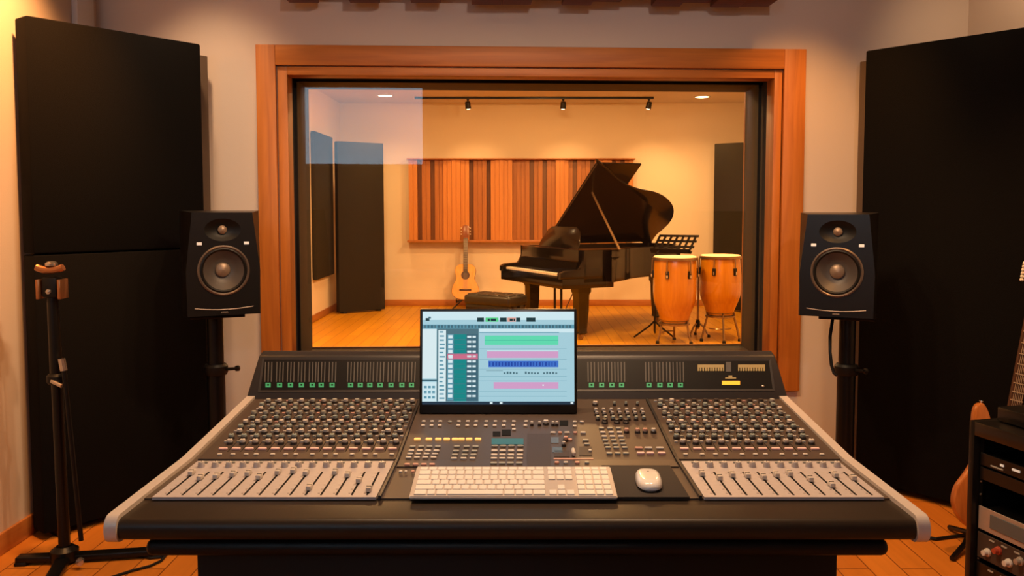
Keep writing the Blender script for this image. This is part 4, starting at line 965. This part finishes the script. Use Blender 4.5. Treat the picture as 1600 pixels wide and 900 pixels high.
t = MB(); t.xf = AM; t.prism([(-.028, .83), (.028, .83), (.042, .87), (.040, 1.0), (0, 1.01), (-.040, 1.0), (-.042, .87)], -.012, .008, 'mahogany', FACE, .002); hd = t.build('headstock', None, ag)
for s in (-1, 1):
    for k in range(3):
        t = MB(); t.xf = AM; z = .885 + k * .042; t.rod((s * .035, 0, z), (s * .056, 0, z), .004, m='chrome'); t.lathe([(0, -.009), (.008, -.005), (.008, .005), (0, .009)], (s * .06, 0, z), (1, 0, 0), 10, 'ivory'); t.build('tuning_peg', None, hd)
t = MB(); t.xf = AM
for k in range(6): t.rod((-.025 + k * .010, -.019, .135), (-.022 + k * .0088, -.020, .84), .001, n=6, m='fret')
t.build('strings', None, ag)
gs2 = thing('guitar_stand', 'small stand under the golden acoustic guitar', 'stand', (GP.x, 11.52, 0))
t = MB()
for ex, ey in ((-.17, -.14), (.17, -.14), (0, .20)): t.rod((0, .03, .16), (ex, ey, .008), .010, .009, 10, 'black_metal')
t.rod((0, .03, .14), (0, .115, .40), .010, m='black_metal'); t.build('frame', None, gs2)
for s in (-1, 1):
    t = MB(); t.tube([(0, .03, .13), (s * .09, .0, .105), (s * .11, -.10, .100), (s * .11, -.12, .14)], .010, 8, 'black_plastic'); t.build('arm', None, gs2)

# ------------------------------------------------------------------ congas
def make_conga(label, px, ptop, pbot, wtop, wbel, wbot, D):
    top = aty(px, ptop, D); zt = top.z; zb = aty(px, pbot, D).z; s = D / FP
    rt, rb, r0 = wtop * s / 2, wbel * s / 2, wbot * s / 2; h = zt - zb
    cg = thing('conga_drum', label, 'drum', (top.x, D, zb), 0, 'congas in the live room')
    P = [(0, r0), (.12, r0 * 1.16), (.3, rb * .95), (.5, rb), (.68, rb * .985), (.86, rt * .99), (.975, rt * .94)]
    prof_ = []
    for i in range(25):
        f = i / 24 * .975
        for (f0, a), (f1, c) in zip(P, P[1:]):
            if f <= f1 + 1e-9: q = (f - f0) / (f1 - f0); prof_.append((a + (c - a) * q, f * h)); break
    for _ in range(3): prof_ = [prof_[0]] + [((prof_[i - 1][0] + 2 * prof_[i][0] + prof_[i + 1][0]) / 4, prof_[i][1]) for i in range(1, len(prof_) - 1)] + [prof_[-1]]
    t = MB(); t.lathe(prof_, n=40, m='conga_wood'); sh = t.build('shell', None, cg)
    t = MB(); t.lathe([(r0 * 1.02, 0), (r0 * 1.03, .018), (r0 * 1.1, .03)], n=40, m='brass_steel', caps=False); t.build('bottom_band', None, cg)
    t = MB(); t.lathe([(rt * .96, h * .955), (rt * .985, h * .985), (rt * .95, h), (0, h * 1.003)], n=40, m='skin_head', caps=False); t.build('drum_head', None, cg)
    t = MB(); t.lathe([(rt * .97, h * .94), (rt * 1.04, h * .945), (rt * 1.045, h * .975), (rt * .985, h * .985)], n=40, m='brass_steel', caps=False); t.build('rim_hoop', None, cg)
    for k in range(6):
        a = R(-90 + 30 + k * 60); x, y = math.cos(a), math.sin(a)
        t = MB(); t.rod((x * rt * 1.05, y * rt * 1.05, h * .95), (x * rt * 1.07, y * rt * 1.07, h * .75), .0065, m='brass_steel')
        t.box((x * rb * .985, y * rb * .985, h * .735), (.034, .034, .075), 'black_metal', Matrix.Rotation(a, 4, 'Z'), .008); t.lathe([(.011, 0), (.011, .03)], (x * rt * 1.07, y * rt * 1.07, h * .69), (0, 0, 1), 10, 'chrome'); t.build('tension_lug', None, cg)
    return cg, (top.x, D, zb, r0)
cg1, a1 = make_conga('larger conga drum with a cream head, nearest the piano', 1055, 400, 504, 68, 68, 42, 8.62)
cg2, a2 = make_conga('conga drum on short legs beside the larger one, near the window edge', 1126, 398, 492, 62, 65, 40, 8.75)
def conga_stand(label, a, angs, rl):
    st = thing('drum_stand', label, 'stand', (a[0], a[1], 0), 0)
    zb, r0 = a[2], a[3]
    t = MB(); t.lathe([(r0 * .6, zb - .018), (r0 * 1.14, zb - .018), (r0 * 1.14, zb - .001), (r0 * .6, zb - .001)], n=32, m='brass_steel', caps=False); t.lathe([(r0 * .6, zb - .018), (r0 * .6, zb - .001)], n=32, m='brass_steel', caps=False); t.build('support_ring', None, st)
    for an in angs:
        x, y = math.cos(R(an)), math.sin(R(an))
        t = MB(); t.tube([(x * r0 * 1.1, y * r0 * 1.1, zb + .03), (x * r0 * 1.12, y * r0 * 1.12, zb - .03), (x * (rl - .03), y * (rl - .03), zb * .55), (x * rl, y * rl, .012)], .011, 8, 'brass_steel'); lg = t.build('leg', None, st)
        t = MB(); t.lathe([(.018, 0), (.018, .02), (.012, .03)], (x * rl, y * rl, 0), n=12, m='black_plastic'); t.build('rubber_foot', None, lg)
    t = MB(); t.tube([(r0 * .9 * math.cos(q), r0 * .9 * math.sin(q), zb * .5) for q in [R(angs[0] + k * (angs[-1] - angs[0]) / 12) for k in range(13)]], .006, 6, 'brass_steel'); t.build('brace', None, st)
conga_stand('steel stand holding the larger conga off the floor', a1, (200, 320, 80), .19)
conga_stand('steel stand with short legs under the smaller conga', a2, (195, 270, 345), .20)

# music stand with a black desk, its pole left of the larger conga
MP = atz(1023, 535, 0)
MP = aty(1023, 500, 9.0)
mu = thing('music_stand', 'black music stand with a slanted desk between piano and congas', 'stand', (MP.x, MP.y, 0))
t = MB(); t.rod((0, 0, .06), (.01, 0, .88), .012, .010, 12, 'black_metal'); t.build('pole', None, mu)
t = MB(); t.lathe([(.02, .46), (.022, .47), (.022, .52), (.016, .53)], n=14, m='black_plastic'); t.build('clutch', None, mu)
t = MB(); t.tube([(.01, 0, .875), (.05, .02, .92), (.14, .05, .94)], .009, 8, 'black_metal'); t.build('desk_arm', None, mu)
t = MB(); q = Matrix.Translation((.215, .06, .975)) @ Matrix.Rotation(R(-32), 4, 'Z') @ Matrix.Rotation(R(-52), 4, 'X'); t.xf = q
for k in range(7): t.bb((-.21 + k * .0667 - .012, -.004, -.13), (-.21 + k * .0667 + .012, .004, .13), 'black_metal')
for z in (-.13, -.045, .045, .13): t.bb((-.222, -.004, z - .014), (.222, .0045, z + .014), 'black_metal')
t.bb((-.222, -.05, -.148), (.222, .004, -.138), 'black_metal'); t.build('desk', None, mu, smooth=0)
for an in (200, 320, 80):
    t = MB(); t.tube([(0, 0, .17), (.06 * math.cos(R(an)), .06 * math.sin(R(an)), .12), (.24 * math.cos(R(an)), .24 * math.sin(R(an)), .012)], .010, 8, 'black_metal'); t.build('leg', None, mu)
# short microphone stand between the congas
SP_ = aty(1092, 500, 8.98)
sm = thing('tripod_stand', 'short dark tripod stand standing between the two congas', 'stand', (SP_.x + .0, SP_.y + .05, 0))
t = MB(); t.rod((0, 0, .08), (0, 0, .70), .013, .011, 12, 'brass_steel'); t.build('pole', None, sm)
t = MB(); t.lathe([(.022, .66), (.024, .67), (.024, .715), (.015, .725)], n=14, m='black_plastic'); t.build('cap', None, sm)
t = MB(); t.lathe([(.024, .10), (.024, .16), (.016, .18)], n=14, m='black_plastic'); t.build('hub', None, sm)
for an in (215, 330, 90):
    t = MB(); x, y = math.cos(R(an)), math.sin(R(an)); t.tube([(0, 0, .15), (x * .06, y * .06, .11), (x * .12, y * .12, .016)], .010, 8, 'brass_steel'); lg = t.build('leg', None, sm)
    t = MB(); t.lathe([(.016, 0), (.016, .022), (.010, .03)], (x * .12, y * .12, 0), n=10, m='black_plastic'); t.build('rubber_foot', None, lg)

# ------------------------------------------------------------------ live room ceiling lights
tr = atz(650, 153.5, LH); tr2 = atz(1018, 154, LH)
t = MB(); t.bb((-(tr2.x - tr.x) / 2, -.018, -.03), ((tr2.x - tr.x) / 2, .018, 0), None, .003)
o = t.build('lighting_track', 'black_metal'); o.location = ((tr.x + tr2.x) / 2, 11.25, LH); tag(o, 'long dark lighting track on the live room ceiling', 'light track')
def spot(label, px, lean_):
    x = aty(px, 160, 11.25).x
    sp = thing('track_spotlight', label, 'light', (x, 11.25, LH - .03), 0, 'spotlights on the ceiling track')
    t = MB(); t.lathe([(.016, 0), (.016, -.015), (.008, -.02), (.008, -.045)], n=14, m='black_metal'); t.build('mount', None, sp)
    q = Matrix.Translation((0, 0, -.075)) @ Matrix.Rotation(lean_, 4, 'Y') @ Matrix.Rotation(R(12), 4, 'X')
    t = MB(); t.xf = q; t.lathe([(.026, .045), (.034, .035), (.038, -.05), (.034, -.05), (.030, -.02)], n=20, m='black_metal', caps=False); t.lathe([(.026, .045), (0, .046)], n=20, m='black_metal', caps=False); t.build('lamp_head', None, sp)
    t = MB(); t.xf = q; t.lathe([(.034, -.046), (.02, -.056), (0, -.058)], n=20, m='lamp_glow'); t.build('bulb', None, sp)
spot('spotlight on the track above the acoustic guitar', 731, R(-6))
spot('spotlight in the middle of the track above the diffuser', 880, R(2))
spot('spotlight at the track end above the piano lid', 1014, R(10))
def recess(label, px, py):
    p = atz(px, py, LH - .01); rl = thing('recessed_light', label, 'light', (p.x, p.y, LH), 0, 'recessed lights in the live room ceiling')
    t = MB(); t.lathe([(.115, 0), (.115, -.008), (.09, -.010), (.085, -.004)], n=32, m='white_frame', caps=False); t.build('trim_ring', None, rl)
    t = MB(); t.lathe([(.086, -.006), (.05, -.012), (0, -.014)], n=32, m='lamp_glow'); t.build('diffuser', None, rl)
recess('round recessed light in the ceiling corner above the standing panel', 602, 150)
recess('round recessed light in the ceiling above the congas', 1097, 152)
